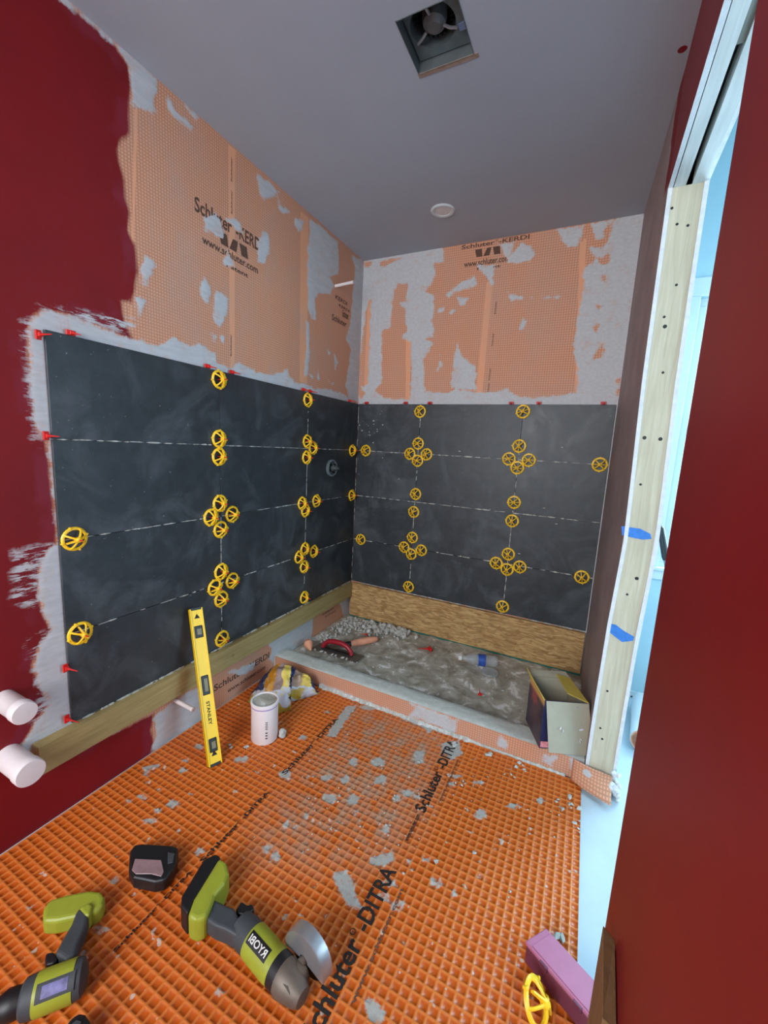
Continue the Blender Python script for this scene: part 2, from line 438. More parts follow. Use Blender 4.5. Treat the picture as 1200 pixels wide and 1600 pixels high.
# ================================================================== ROOM SHELL
WX = -.011            # left wall surface (tile faces are at x = 0)
WB = .011             # back wall surface (tile faces are at y = 0)
L = lambda pts: PX(X, WX, pts)
red_polys = [L([(-900,-900),(95,0),(170,60),(198,98),(204,130),(202,180),(201,208),(190,218),(184,232),(186,255),(193,282),(195,310),(203,332),(199,360),(210,382),(215,425),(210,455),(204,474),(190,470),(192,492),(203,520),(207,532),
                (165,512),(130,500),(95,488),(66,484),(52,492),(44,515),(44,560),(50,620),(58,672),(72,690),(80,760),(88,850),(72,862),(60,890),(58,930),(66,960),(80,985),(60,1010),(52,1040),(62,1070),(75,1100),(50,1135),(30,1170),(55,1195),(110,1180),(240,1115),(236,1140),(241,1165),(230,1190),(0,1380),(-900,1900)])]
mud_left = [L(p) for p in [
    [(44,515),(52,494),(66,486),(95,490),(130,500),(165,515),(210,534),(222,533),(238,536),(250,541),(262,532),(274,529),(286,536),(300,540),(312,535),(322,543),(336,552),(339,566),(352,572),(366,575),(372,566),(380,571),(392,578),(405,582),(425,585),(440,582),(449,575),(454,588),(462,600),(470,598),(480,600),(492,608),(510,607),(524,611),(540,618),(552,628),(565,640),(560,640),(480,618),(345,590),(60,520),(74,690),(60,690),(50,620)],
    [(204,100),(246,126),(243,150),(240,182),(232,174),(218,166),(206,168),(204,140)],
    [(262,150),(268,160),(275,175),(290,185),(304,200),(298,206),(284,190),(270,185),(264,170)],
    [(288,162),(312,184),(308,188),(296,178)],
    [(320,340),(336,334),(345,345),(348,360),(352,375),(340,370),(330,362),(320,358)],
    [(352,342),(366,342),(376,350),(380,366),(372,364),(362,352)],
    [(355,388),(362,406),(369,418),(356,416),(348,412)],
    [(318,430),(326,440),(330,460),(322,474),(314,460),(314,440)],
    [(337,452),(357,466),(352,500),(344,511),(335,505),(333,480)],
    [(225,400),(241,408),(238,428),(228,444),(220,440),(221,420)],
    [(212,464),(228,470),(224,488),(218,496),(214,482)],
    [(330,522),(337,524),(336,534),(331,532)],[(346,524),(351,526),(349,537),(345,534)],
    [(401,272),(420,285),(438,300),(425,308),(410,312),(404,295)],
    [(434,306),(438,320),(452,330),(444,336),(435,325)],
    [(459,340),(474,346),(472,358),(466,362),(459,352)],
    [(410,362),(420,366),(421,390),(414,412),(404,408),(402,380)],
    [(484,342),(500,352),(528,378),(530,410),(528,430),(515,432),(522,445),(516,460),(497,458),(490,475),(487,500),(482,480),(480,440),(481,390)],
    [(492,468),(494,500),(490,498),(489,475)],
    [(478,500),(483,505),(484,560),(480,588),(475,588),(479,540)],
    [(550,400),(568,406),(570,630),(545,625),(540,600),(544,578),(548,545),(540,530),(545,515),(548,500),(552,450),(555,420)],
    [(522,552),(528,566),(524,577)],[(512,548),(518,552),(515,557)],[(484,585),(492,588),(488,592)],[(513,595),(521,599),(518,602)],[(497,575),(500,596),(496,592)],
    [(485,1010),(436,1050),(425,1060),(432,1040),(420,1030),(425,1015),(418,1008),(440,985),(490,955),(488,990)],
    [(530,940),(548,932),(546,968),(540,970)],
    [(280,1090),(320,1070),(330,1095),(315,1130),(235,1175),(246,1150),(240,1120),(260,1105)],
    [(356,1050),(400,1034),(395,1048),(375,1056)],
    ]]
BEH = [[-1.776,.003],[0,.003],[0,1.224],[-1.776,1.224]]
mud_left += [BEH, L([(60,-40),(104,0),(247,124),(246,137),(204,106),(170,62),(92,2)])]
mud_left += [L(p) for p in [
    [(104,858),(88,856),(76,880),(74,915),(86,935),(92,955),(106,962)],
    [(110,980),(94,990),(80,1005),(62,1015),(72,1030),(76,1050),(56,1062),(64,1080),(80,1090),(84,1125),(60,1155),(110,1140),(118,1100)],
    [(78,690),(86,690),(92,800),(86,800)]]]
streak = [L([(20,860),(80,850),(100,960),(70,950),(18,940)]), L([(55,480),(210,525),(210,500),(80,478)]),
          L([(40,1000),(90,980),(100,1140),(50,1140),(60,1070)]), L([(34,500),(60,500),(62,700),(50,690)])]
band_left = [L([(357,225),(368,234),(366,585),(360,580)]), L([(470,330),(482,340),(480,600),(468,596)]),
             L([(210,170),(216,170),(205,520),(203,520)])]
attrsL = {'red': lambda P: sdf(P, red_polys), 'mud': lambda P: np.minimum(sdf(P, mud_left), np.maximum(np.maximum(P[:, 0]+1.62, P[:, 1]-1.30), .004-sdf(P, red_polys))), 'streak': lambda P: sdf(P, streak), 'band': lambda P: sdf(P, band_left)}
wl = struct(grid_obj('wall_left', M_LEFT, rng(-4.0, .012, .0085), rng(-.42, 2.14, .0085),
    lambda u, v, h: np.stack([WX + h, u, v], 1), attrsL, mudlift))

K = lambda pts: PX(Y, WB, pts)
mud_back = [K(p) for p in [
    [(560,620),(566,625),(560,400),(640,388),(690,384),(694,400),(692,410),(679,412),(680,430),(676,440),(672,446),(666,455),(678,462),(678,490),(674,500),(679,515),(676,526),(666,530),(676,536),(672,548),(660,560),(662,585),(664,612),(700,615),(712,607),(720,610),(745,612),(775,612),(793,607),(802,617),(820,620),(836,624),(860,618),(885,616),(899,614),(903,590),(897,540),(902,500),(907,475),(914,445),(911,430),(914,420),(922,410),(925,415),(940,390),(945,375),(950,345),(1040,320),(980,650),(900,640),(560,640)],
    [(780,381),(800,378),(805,376),(796,400),(815,380),(830,385),(836,396),(828,408),(806,412),(794,410)],
    [(870,358),(912,352),(908,372),(900,385),(888,386),(878,378)],
    [(922,348),(950,345),(946,368),(938,375),(930,374)],
    [(922,388),(944,386),(942,400),(930,402)],
    [(742,412),(762,416),(772,414),(770,446),(765,440),(758,430),(748,420)],
    [(742,430),(746,445),(728,452),(712,455),(702,463),(698,460),(715,445),(730,436)],
    [(714,465),(732,466),(726,476),(718,477)],[(683,484),(694,480),(690,488),(684,488)],[(700,488),(712,484),(706,490)],
    [(714,536),(720,555),(728,560),(734,568),(744,570),(743,610),(704,606),(708,580),(710,555)],
    [(793,455),(800,460),(815,463),(818,468),(800,470),(795,462)],[(828,465),(834,462),(832,467)],[(848,464),(876,463),(870,467),(850,466)],
    [(816,498),(821,502),(818,512),(812,515)],
    [(626,572),(632,572),(632,605),(625,610)],[(612,560),(616,560),(616,570),(613,568)],
    [(683,580),(688,555),(690,570)]]]
ker_back = [K(p) for p in [
    [(567,410),(582,408),(580,417),(570,418)],[(592,410),(630,401),(632,403),(612,410),(600,416),(593,415)],
    [(622,443),(636,442),(637,452),(634,470),(622,472),(632,482),(634,500),(636,520),(630,522),(627,530),(642,535),(643,560),(641,626),(600,622),(592,616),(584,610),(596,600),(597,560),(597,515),(610,512),(612,490),(614,470),(617,452)],
    [(575,470),(580,468),(578,520),(575,600),(562,606),(564,540),(570,500)],
    [(905,420),(912,422),(910,432)],[(937,428),(947,430),(944,440)],[(922,510),(936,506),(932,520)],[(930,550),(942,538),(944,548),(938,560),(928,562)],
    [(925,398),(940,402),(954,396),(952,412),(944,415),(935,410)],[(895,352),(912,350),(908,358)],[(948,350),(962,342),(950,375),(944,380),(944,360)],
    [(965,592),(970,592),(968,612),(964,618)],[(560,618),(566,610),(572,615),(566,622)],[(930,475),(942,478),(936,484)]]]
band_back = [K([(760,440),(770,440),(754,615),(744,615)]), K([(634,520),(642,525),(640,628),(634,628)]),
             K([(906,380),(916,372),(906,612),(898,614)]), K([(575,460),(580,460),(575,610),(568,610)])]
mud_back += [[[0,.003],[1.56,.003],[1.56,1.224],[0,1.224]], [[1.49,-.3],[1.56,-.3],[1.56,1.24],[1.49,1.24]]]
def mudB(P): return np.maximum(sdf(P, mud_back), -sdf(P, ker_back))
wb = struct(grid_obj('wall_back', M_BACK, rng(-.012, 1.66, .0075), rng(-.42, 2.14, .0075),
    lambda u, v, h: np.stack([u, WB - h, v], 1), {'mud': mudB, 'band': lambda P: sdf(P, band_back)}, mudlift, flip=False))

# right wall: it runs slightly out of square and bows around the doorway
def bow(z): return float(np.interp(z, [-.3, .05, .35, .66, .88, 1.2, 1.8, 2.2], [0, .002, .006, .018, .013, .004, -.001, -.001]))
def wx(y, z):
    t = min(1, max(0, -y/.8))
    return 1.520 + .022*t + bow(z)*t*(1 if y > -1.0 else max(0, 1-(-1.0-y)/.5))
DY0, DY1, DZ = -.80, -1.69, 1.79     # far jamb, near jamb, head of the doorway
TWALL = .105
def wallpanel(mb, y0, y1, z0, z1, x_off0, x_off1, ny=8, nz=24):
    ys = np.linspace(y0, y1, ny); zs = np.linspace(z0, z1, nz); n = ny*nz; vs = []
    for off in (x_off0, x_off1):
        for y in ys:
            for z in zs: vs.append((wx(y, z)+off, y, z))
    fs = []
    for i in range(ny-1):
        for j in range(nz-1):
            a = i*nz+j; fs.append((a, a+1, a+nz+1, a+nz)); fs.append((n+a, n+a+nz, n+a+nz+1, n+a+1))
    for i in range(ny-1):
        for j in (0, nz-1):
            a = i*nz+j; fs.append((a, a+nz, n+a+nz, n+a))
    for j in range(nz-1):
        for i in (0, ny-1):
            a = i*nz+j; fs.append((a, n+a, n+a+1, a+1))
    mb.add(vs, fs)
m = MB(); wallpanel(m, .012, DY0-.002, -.42, 2.14, 0, .012); wr = struct(m.build('wall_right', None))
def m_rightwall():
    t = NT('right_wall_skim_and_red', .6, 0, .3); s = t.sep()
    n = t.noise(5, 5, .6); g = t.mix(t.ramp(n, .3, .7), lin(138, 122, 122), lin(164, 148, 146))
    r = t.mix(t.noise(3), tuple(x*.85 for x in C_RED[:3])+(1,), C_RED)
    # red paint starts beyond the skimmed shower end: only above the doorway
    e = t.math('SUBTRACT', t.math('ADD', s[1], t.math('MULTIPLY', t.math('SUBTRACT', t.noise(9, 4), .5), .10)), -.72)
    up = t.ramp(e, -.004, .004, 1.0, 0.0)
    up = t.math('MULTIPLY', up, t.ramp(s[2], 1.80, 1.81))
    t.col(t.mix(up, g, r)); t.bump(n, .002); return t.m
wr.data.materials.append(m_rightwall())
m = MB(); wallpanel(m, DY0-.002, DY1, DZ, 2.14, 0, .012, 10, 4)
m_ = m.build('lintel_drywall', M_REDW, wr)
m = MB(); wallpanel(m, DY1, -4.0, -.42, 2.14, 0, .012, 12, 12); m.build('near_panel', M_REDW, wr)
m = MB(); wallpanel(m, DY0-.0035, DY0-.0021, -.30, DZ, .0005, .0125, 2, 40); m.build('cut_edge', M_GYP, wr)
m = MB(); wallpanel(m, DY0-.002, DY1, DZ-.0015, DZ, .0003, .0125, 12, 2); m.build('cut_edge', M_GYP, wr)
m = MB(); wallpanel(m, DY0-.0035, DY0-.0021, -.30, DZ, TWALL-.0125, TWALL-.0005, 2, 40); m.build('cut_edge', M_GYP, wr)
# outer face (next room side)
m = MB(); wallpanel(m, .012, DY0-.002, -.42, 2.14, TWALL-.012, TWALL, 4, 12); m.build('outer_panel', M_GYP, wr)
m = MB(); wallpanel(m, DY0-.002, DY1, DZ, 2.14, TWALL-.012, TWALL, 4, 3); wallpanel(m, DY1, -4.0, -.42, 2.14, TWALL-.012, TWALL, 5, 4); m.build('outer_panel', M_GYP, wr)
# torn crumbs of plaster at the foot of the jamb
m = MB(); rr = random.Random(3)
for i in range(26):
    m.blob((wx(-.8, -.2)+.098+rr.uniform(-.012,.022), DY0-.006-rr.uniform(0,.03), -.298+rr.uniform(0,.12)*rr.random()), rr.uniform(.006,.013), i)
m.build('crumbled_edge', M_GYP, wr)

# doorway: stud, header boards and the pocket-door slot
dj = thing('door_1', None, None); del_ = dj; dj['kind'] = 'structure'
m = MB(); ys = (DY0, DY0+.038); zs = np.linspace(-.30, DZ, 26); vs = []; fs = []
for y in ys:
    for z in zs:
        vs += [(wx(-.8, z)+.0125, y, z), (wx(-.8, z)+.0925, y, z)]
n = len(zs)*2
for j in range(len(zs)-1):
    a = 2*j
    fs += [(a, a+1, a+3, a+2), (n+a, n+a+2, n+a+3, n+a+1), (a, a+2, n+a+2, n+a), (a+1, n+a+1, n+a+3, a+3)]
fs += [(0, n, n+1, 1), (n-2, n-1, 2*n-1, 2*n-2)]
m.add(vs, fs); stud = m.build('jamb_stud', M_STUD, dj)
m = MB()
for px, py in [(1050,325),(1058,350),(1075,352),(1057,445),(1038,495),(1039,510),(1036,582),(1007,684),(1032,686),(1001,757),(995,904),(980,929),(949,1080),(938,1138),(941,1155)]:
    p = at(Y, DY0-.001, px, py); r = .0062 if py in (510, 684, 686, 904) else .0042
    m.lathe([(0.0001, 0), (r, 0), (r*.8, .001), (0.0001, .0012)], frame((p.x, DY0, p.z), (0,-1,0)), 10)
m.build('nail_hole', M_BLK, stud)
m = MB()
m.box((1.556, DY1, DZ-.001), (1.587, DY0, DZ+.07)); m.build('header_board', M_HEAD, dj)
m = MB(); m.box((1.603, DY1, DZ-.001), (1.636, DY0, DZ+.07)); m.build('header_board', M_HEAD, dj)
m = MB(); m.box((1.587, DY1, DZ+.05), (1.603, DY0, DZ+.07)); m.build('slot_recess', M_TRACK, dj)
m = MB(); m.box((1.5875, DY1, DZ+.006), (1.6025, -1.27, DZ+.049)); m.build('track_block', m_wood('grey_rough_wood', lin(104, 104, 96), lin(150, 150, 138), 'Y', knots=False), dj)
m = MB(); m.box((1.556, DY1-.038, -.30), (1.634, DY1, DZ)); m.build('near_stud', M_STUD, dj)

# floors, ceiling, far walls
m = MB(); m.box((-.2, -4.1, -.36), (3.9, .02, FLOOR-.006)); struct(m.build('floor', M_SUB))
# ceiling with the hole for the extractor
F0 = [at(Z, CEIL, 612, 28), at(Z, CEIL, 655, 115), at(Z, CEIL, 742, 85), at(Z, CEIL, 715, 0)]
fx0, fx1, fy0, fy1 = .797, .974, -1.262, -1.084
m = MB(); zc = (CEIL, CEIL+.013)
for a, b in (((-.1,-4.1),(fx0,.05)), ((fx1,-4.1),(1.66,.05)), ((fx0,-4.1),(fx1,fy0)), ((fx0,fy1),(fx1,.05))):
    m.box((a[0], a[1], zc[0]), (b[0], b[1], zc[1]))
ce = struct(m.build('ceiling', M_CEIL))
m = MB(); m.lathe([(.004,0),(.012,.0006),(.0001,.0007)], Matrix.Translation((1.522,-.871,CEIL-.0008)), 12); m.build('red_paint_spot', M_REDW, ce)
m = MB(); m.box((-.2, -4.12, -.36), (.10, -4.0, 2.14)); m.box((1.30, -4.12, -.36), (1.66, -4.0, 2.14)); m.box((.10, -4.12, -.36), (1.30, -4.0, .45)); m.box((.10, -4.12, 1.90), (1.30, -4.0, 2.14)); struct(m.build('wall_behind', M_REDW))
# next room
m = MB(); m.box((1.64, -.004, -.36), (1.795, .10, 2.6)); m.box((2.45, -.004, -.36), (3.9, .10, 2.6)); m.box((1.795, -.004, -.36), (2.45, .10, .41)); m.box((1.795, -.004, 1.71), (2.45, .10, 2.6))
struct(m.build('wall_next_room', M_CYANCAST))
m = MB(); m.box((3.5, -4.1, -.36), (3.6, -2.0, 2.6)); m.box((3.5, -.7, -.36), (3.6, .1, 2.6)); m.box((3.5, -2.0, -.36), (3.6, -.7, .45)); m.box((3.5, -2.0, 1.9), (3.6, -.7, 2.6)); struct(m.build('wall_east', M_CYANCAST))
m = MB(); m.box((1.64, -4.1, 2.5), (3.6, .1, 2.6)); struct(m.build('ceiling_next_room', M_CYANCAST))
m = MB(); m.box((1.64, -4.12, -.36), (3.6, -4.0, 2.6)); struct(m.build('wall_south', M_CYANCAST))
m = MB(); m.box((1.64, -.8, 2.1), (1.65, .0, 2.5)); m.box((1.64, -4.1, 2.1), (1.65, -.8, 2.5)); m.build('upper_wall_strip', M_WHITE, wr)
# window seen through the doorway
def m_pane():
    t = NT('window_glass', .02); nt = t.t
    tr = t.n('ShaderNodeBsdfTransparent'); gl = t.n('ShaderNodeBsdfGlossy'); gl.inputs['Roughness'].default_value = .03
    mx = t.n('ShaderNodeMixShader'); mx.inputs[0].default_value = .06
    t.l(tr.outputs[0], mx.inputs[1]); t.l(gl.outputs[0], mx.inputs[2]); t.l(mx.outputs[0], nt.nodes['Material Output'].inputs[0]); return t.m
M_PANE = m_pane()
wn = thing('window_1', None, None, (2.14, .02, 1.0)); wn['kind'] = 'structure'
def winframe(par, fn, w, h, mid):
    m = MB()
    for a, b, c, d in ((0,0,w,.035),(0,h-.035,w,h),(0,.0352,.035,h-.0352),(w-.035,.0352,w,h-.0352),(.0352,mid-.018,w-.0352,mid+.018)): fn(m, a, b, c, d, .0, .05)
    m.build('window_frame', M_WHITE, par, .003)
    m = MB(); fn(m, .03, .03, w-.03, h-.03, .022, .026); m.build('pane', M_PANE, par)
winframe(wn, lambda m, a, b, c, d, e, f: m.box((1.795+a, .02+e, .41+b), (1.795+c, .02+f, .41+d)), .655, 1.30, .70)
m = MB(); m.box((1.75, -.018, .36), (2.50, -.004, .4078)); m.box((1.735, -.030, .408), (2.52, -.004, .425)); m.box((1.745, -.018, .4252), (1.795, -.004, 1.71)); m.box((2.45, -.018, .4252), (2.507, -.004, 1.71)); m.box((1.745, -.018, 1.7102), (2.507, -.004, 1.79)); m.build('window_casing', M_WHITE, wn, .003)
w2 = thing('added_window_side', None, None, (3.55, -1.35, 1.1)); w2['kind'] = 'structure'  # unseen window, added for the side lamp to shine through
winframe(w2, lambda m, a, b, c, d, e, f: m.box((3.52+e, -2.0+a, .45+b), (3.52+f, -2.0+c, .45+d)), 1.3, 1.45, .72)
w3 = thing('added_window_behind', None, None, (.7, -4.06, 1.1)); w3['kind'] = 'structure'  # invented window out of view, an opening for the rear fill lamp
winframe(w3, lambda m, a, b, c, d, e, f: m.box((.10+a, -4.08+e, .45+b), (.10+c, -4.08+f, .45+d)), 1.2, 1.45, .72)
m = MB(); m.box((1.66, -.016, -.306), (3.5, -.004, -.27)); struct(m.build('baseboard_next_room', M_WHITE))

# ================================================================== FLOOR MEMBRANE
P_ = .0233; cells = [0, .15, .27, .88]
us = np.array([.0 + (i + c)*P_ for i in range(66) for c in cells] + [66*P_]); lowu = np.array([c in (.27, .88) for i in range(66) for c in cells] + [False])
vs_ = np.array([-.805 - (i + c)*P_ for i in range(84) for c in cells]); lowv = np.array([c in (.27, .88) for i in range(84) for c in cells])
FZ = FLOOR
def Fp(p): return PX(Z, FZ, p)
fm = [Fp(p) for p in [
    [(520,1365),(540,1358),(553,1375),(556,1398),(564,1418),(545,1421),(534,1400),(524,1382)],
    [(575,1340),(595,1334),(612,1328),(618,1345),(600,1352),(580,1350)],
    [(690,1160),(718,1156),(722,1180),(705,1187),(690,1175)],
    [(570,1560),(590,1562),(602,1580),(596,1600),(576,1598)],
    [(508,1150),(541,1102),(557,1102),(524,1152)],
    [(650,1172),(664,1174),(662,1192),(650,1194),(646,1184)],
    [(590,1212),(602,1208),(604,1222),(580,1226)],
    [(224,1196),(250,1194),(248,1198),(234,1202),(231,1214),(226,1212)],
    [(588,1395),(600,1392),(612,1400),(605,1410),(592,1405)],
    [(498,1062),(540,1078),(600,1103),(660,1128),(700,1143),(700,1148),(655,1134),(600,1110),(540,1088),(500,1070)]]]
for i, (x, y, rx, ry) in enumerate([(750,1272,10,9),(799,1259,11,6),(590,1190,11,8),(551,1190,8,8),(515,1248,12,10),(552,1248,10,8),(603,1297,9,8),
        (683,1374,3,3),(447,1210,11,9),(475,1152,8,5),(378,1186,12,6),(310,1166,9,4),(290,1188,6,4),(286,1203,8,3),(222,1245,8,5),(203,1251,7,4),(271,1255,11,6),
        (246,1265,5,5),(234,1282,14,5),(313,1329,9,6),(157,1453,9,6),(178,1374,5,9),(510,1215,10,5),(637,1238,12,6),(620,1247,8,5),(667,1341,6,5),(750,1370,6,5),
        (708,1395,4,3),(640,1345,4,3),(448,1287,5,7),(478,1276,4,7),(463,1292,5,4),(555,1270,5,4),(540,1218,6,8),(670,1140,5,5),(575,1105,12,4),(430,1335,7,12),(416,1325,8,8),
        (844,1250,9,5),(345,1548,7,6),(120,1455,4,5),(44,1418,6,5),(655,1245,8,3),(715,1212,9,3),(745,1222,10,3),(705,1225,8,4),(512,1112,4,3),(300,1120,3,2),(480,1178,4,3)]):
    fm.append(blobpoly(Z, FZ, x, y, rx, ry, i))
rings = [(683,1379,12,9),(622,1417,10,10),(609,1380,13,6)]
ring_o = [blobpoly(Z, FZ, x, y, rx, ry, 90+i) for i, (x, y, rx, ry) in enumerate(rings)]
ring_i = [blobpoly(Z, FZ, x, y, rx*.5, ry*.5, 90+i) for i, (x, y, rx, ry) in enumerate(rings)]
hz = [Fp([(560,1095),(700,1150),(690,1230),(650,1300),(600,1350),(500,1360),(400,1350),(390,1300),(440,1230),(500,1160)]), Fp([(400,1305),(445,1300),(492,1322),(486,1345),(440,1358),(405,1335)])]
def fmud(P): return np.minimum(sdf(P, fm), np.maximum(sdf(P, ring_o), -sdf(P, ring_i)))
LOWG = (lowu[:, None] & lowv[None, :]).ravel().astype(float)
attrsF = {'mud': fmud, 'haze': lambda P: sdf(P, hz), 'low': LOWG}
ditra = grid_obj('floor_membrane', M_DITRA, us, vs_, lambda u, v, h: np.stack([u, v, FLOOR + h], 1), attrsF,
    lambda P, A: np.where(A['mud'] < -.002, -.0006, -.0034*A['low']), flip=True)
tag(ditra, 'orange plastic waffle-textured membrane covering the floor, spattered with dried grey mortar', 'floor membrane')
# solid sheet under it so it is not hollow
m = MB(); m.box((0, vs_[-1], FLOOR-.0058), (us[-1], -.79, FLOOR-.0048)); m.build('backing_fleece', M_DITRA, ditra)
def floor_text(s, x, y0, y1, h, mat=M_INK, par=ditra):
    # reads away from the camera, its letter tops to the left
    M = frame((x, y0, FLOOR+.0006), (0,0,1), (0,1,0))
    return text(s, mat, par, M, abs(y1-y0), h)
def branded(fn, tail, a, b, base, h, mat):
    n = 8.0 + len(tail)*1.15; u = (b-a)/(n+.9)
    fn('Schluter', a, a+u*8, base, h, mat); fn('\u00ae', a+u*8.12, a+u*8.75, base+h*.62*SGN[fn.__name__], h*.36, mat); fn(tail, a+u*8.95, b, base, h, mat)
SGN = {'ft': -1, 'wtextL': 1, 'wtextB': 1}
def ft(s_, a, b, x, h, mat): return floor_text(s_, x, a, b, h, mat)
branded(ft, '-DITRA', -1.880, -1.462, 1.047, .046, M_INK)
branded(ft, '-DITRA', -1.235, -.835, 1.052, .042, M_INK)
branded(ft, '-DITRA', -1.34, -.965, .525, .020, M_INK)
branded(ft, '-DITRA', -1.72, -1.43, .530, .016, M_INK)
floor_text('www.schluter.com', 1.085, -1.78, -1.50, .010, M_INKB)
floor_text('www.schluter.com', 1.085, -1.17, -.93, .010, M_INKB)
branded(ft, '-DITRA', -1.97, -1.75, .525, .010, M_INK)
floor_text('www.schluter.com', 1.040, -1.36, -1.25, .016)

# ================================================================== CURB, SHOWER FLOOR
curb = thing('shower_curb', 'low shower curb with peach mesh front and grey skimmed top', 'shower curb', (.78, -.75, FLOOR))
cm = [PX(Y, -.795, p) for p in [[(640,1098),(715,1125),(712,1146),(640,1118),(650,1104)], [(780,1150),(795,1158),(790,1172),(780,1165)],
      [(852,1180),(868,1182),(860,1196),(846,1190)],[(890,1185),(922,1185),(928,1196),(905,1205),(890,1198)],[(500,1067),(560,1090),(640,1120),(720,1150),(720,1156),(560,1098),(498,1074)]]]
grid_obj('front_membrane', M_CURB, rng(0, 1.540, .006), rng(FLOOR, CURB, .006), lambda u, v, h: np.stack([u, -.795-h, v], 1),
    {'mud': lambda P: sdf(P, cm), 'band': lambda P: np.full(len(P), 9.)}, mudlift, curb)
rc = random.Random(5)
m = MB(); ux = rng(-.008, 1.540, .03); vs = []; fs = []
prof = [(-.7945, FLOOR+.001), (-.7945, CURB-.004), (-.788, CURB), (-.76, CURB+.001), (-.72, CURB+.001), (-.693, CURB-.001), (-.686, CURB-.006), (-.686, PAN-.02)]
for x in ux:
    for (y, z) in prof: vs.append((x, y + (rc.uniform(-.0015, .0015) if y > -.79 else 0), z + rc.uniform(-.0012, .0012)*(z > CURB-.01)))
k = len(prof)
for i in range(len(ux)-1):
    for j in range(k-1): fs.append((i*k+j, i*k+j+1, (i+1)*k+j+1, (i+1)*k+j))
fs += [tuple(range(k))[::-1], tuple(range((len(ux)-1)*k, len(ux)*k))]
m.add(vs, fs, True); m.build('mortar_top', M_CTOP, curb)
rq = random.Random(8); m = MB(); vs = []; n = 120      # ragged bead of white mortar where curb meets floor
for i in range(n):
    x = .30 + 1.18*i/(n-1); wq = (.008 + .010*rq.random())*(1 if x < 1.1 else .55); hq = (.007 + .009*rq.random())*(1 if x < 1.1 else .6)
    vs += [(x, -.7955, FLOOR+.001), (x, -.7975, FLOOR+hq), (x, -.797-wq*.6, FLOOR+hq*.45), (x, -.798-wq, FLOOR+.0008)]
m.add(vs, [(4*i+j, 4*i+(j+1) % 4, 4*i+4+(j+1) % 4, 4*i+4+j) for i in range(n-1) for j in range(4)]+[(0,1,2,3),(4*n-1,4*n-2,4*n-3,4*n-4)])
m.build('mortar_bead', M_LUMP, curb)
# loose flap of mesh folded around the curb end
m = MB(); g = []; nu, nv = 14, 10
for i in range(nu):
    for j in range(nv):
        a = i/(nu-1); b = j/(nv-1)
        x = 1.50 + .135*a; y = -.803 - .022*math.sin(a*2.2) - .05*b*b*(.25+a) + .0*max(0, a-.75)*4*(1-b)
        z = CURB + .004 - b*(.084 - .012*a) - .02*max(0, a-.7)
        g.append((x, y, max(z, FLOOR+.002)))
m.add(g, [(i*nv+j, (i+1)*nv+j, (i+1)*nv+j+1, i*nv+j+1) for i in range(nu-1) for j in range(nv-1)], True)
fl = m.build('mesh_flap', M_CURB, curb); 
for nm in ('mud', 'band'):
    a_ = fl.data.attributes.new(nm, 'FLOAT', 'POINT'); a_.data.foreach_set('value', [9.0 if nm == 'band' else (.05+.02*math.hypot(i % nv-3, i//nv-5)-.08) for i in range(nu*nv)])
sd = fl.modifiers.new('thick', 'SOLIDIFY'); sd.thickness = .0012

def pann(P, A):
    from mathutils import noise
    return np.array([noise.fractal(Vector((p[0]*9, p[1]*9, 1.3)), .8, 2.1, 4)*.006 + max(0, noise.noise(Vector((p[0]*30, p[1]*30, 4))))*.003 for p in P])
pan = grid_obj('shower_floor', M_PAN, rng(-.008, 1.53, .012), rng(-.688, .008, .012), lambda u, v, h: np.stack([u, v, PAN - .004 + h], 1), {}, pann)
tag(pan, 'rough grey mortar-smeared shower floor behind the curb', 'shower floor')

# ================================================================== BOARDS
m = MB(); m.box((WX+.0012, -1.885, -.104), (.026, -.024, -.006)); o = m.build('ledger_board', M_PINE, None, .002)
tag(o, 'greenish treated timber ledger screwed along the left wall below the tiles', 'board')
m = MB()
for px, py in [(378,1100-1),(166,1121),(330,1045),(527,985),(380,985)]: pass
m = MB(); m.box((.014, -.022, PAN+.004), (1.514, -.004, -.006)); o = m.build('support_panel', M_OSB, None, .001)
tag(o, 'strip of oriented strand board standing under the back wall tiles', 'board')
m = MB(); m.box((.012, -.024, PAN-.006), (1.514, -.002, PAN+.004)); o = m.build('edge_strip', M_TEAL)
tag(o, 'thin teal strip under the strand board along the shower floor', 'strip')

# ================================================================== TILES
M_T2 = M_TILE
ycols = [(-.0015, -.547), (-.549, -1.160), (-1.162, -1.779)]
xcols = [(.0015, .448), (.450, 1.061), (1.063, 1.514)]
rown = ['bottom row', 'second row up', 'third row up', 'top row']
cl = ['beside the corner', 'middle column', 'farthest from corner']
cb = ['beside the corner', 'middle column', 'beside the doorway wall']
def rounded_tile(dims, axis):
    """a tile slab centred on the origin, face towards +x (left wall) or -y (back wall)"""
    m = MB(); a, b, t = dims
    if axis == 'x': m.box((-t/2, -a/2, -b/2), (t/2, a/2, b/2))
    else: m.box((-a/2, -t/2, -b/2), (a/2, t/2, b/2))
    return m
for wall, cols, names in (('left', ycols, cl), ('back', xcols, cb)):
    for c, (a, b) in enumerate(cols):
        proto = None
        for r in range(4):
            z0 = r*TH + (0 if r else -.002); z1 = (r+1)*TH - .002
            if proto is None or r == 0:
                proto_m = rounded_tile((abs(b-a), TH-.0022, .0095), 'x' if wall == 'left' else 'y')
            if r == 0: t = proto_m.build('wall_tile', M_TILE, None, .0009, 1); proto = t
            else: t = proto.copy(); COL.objects.link(t)
            mid = (a+b)/2; zc_ = r*TH + TH/2 - .001
            t.location = (-.00475, mid, zc_) if wall == 'left' else (mid, .00475, zc_)
            tag(t, f'large dark slate-grey tile on the {wall} wall, {rown[r]}, {names[c]}', 'tile', 'large dark wall tiles')
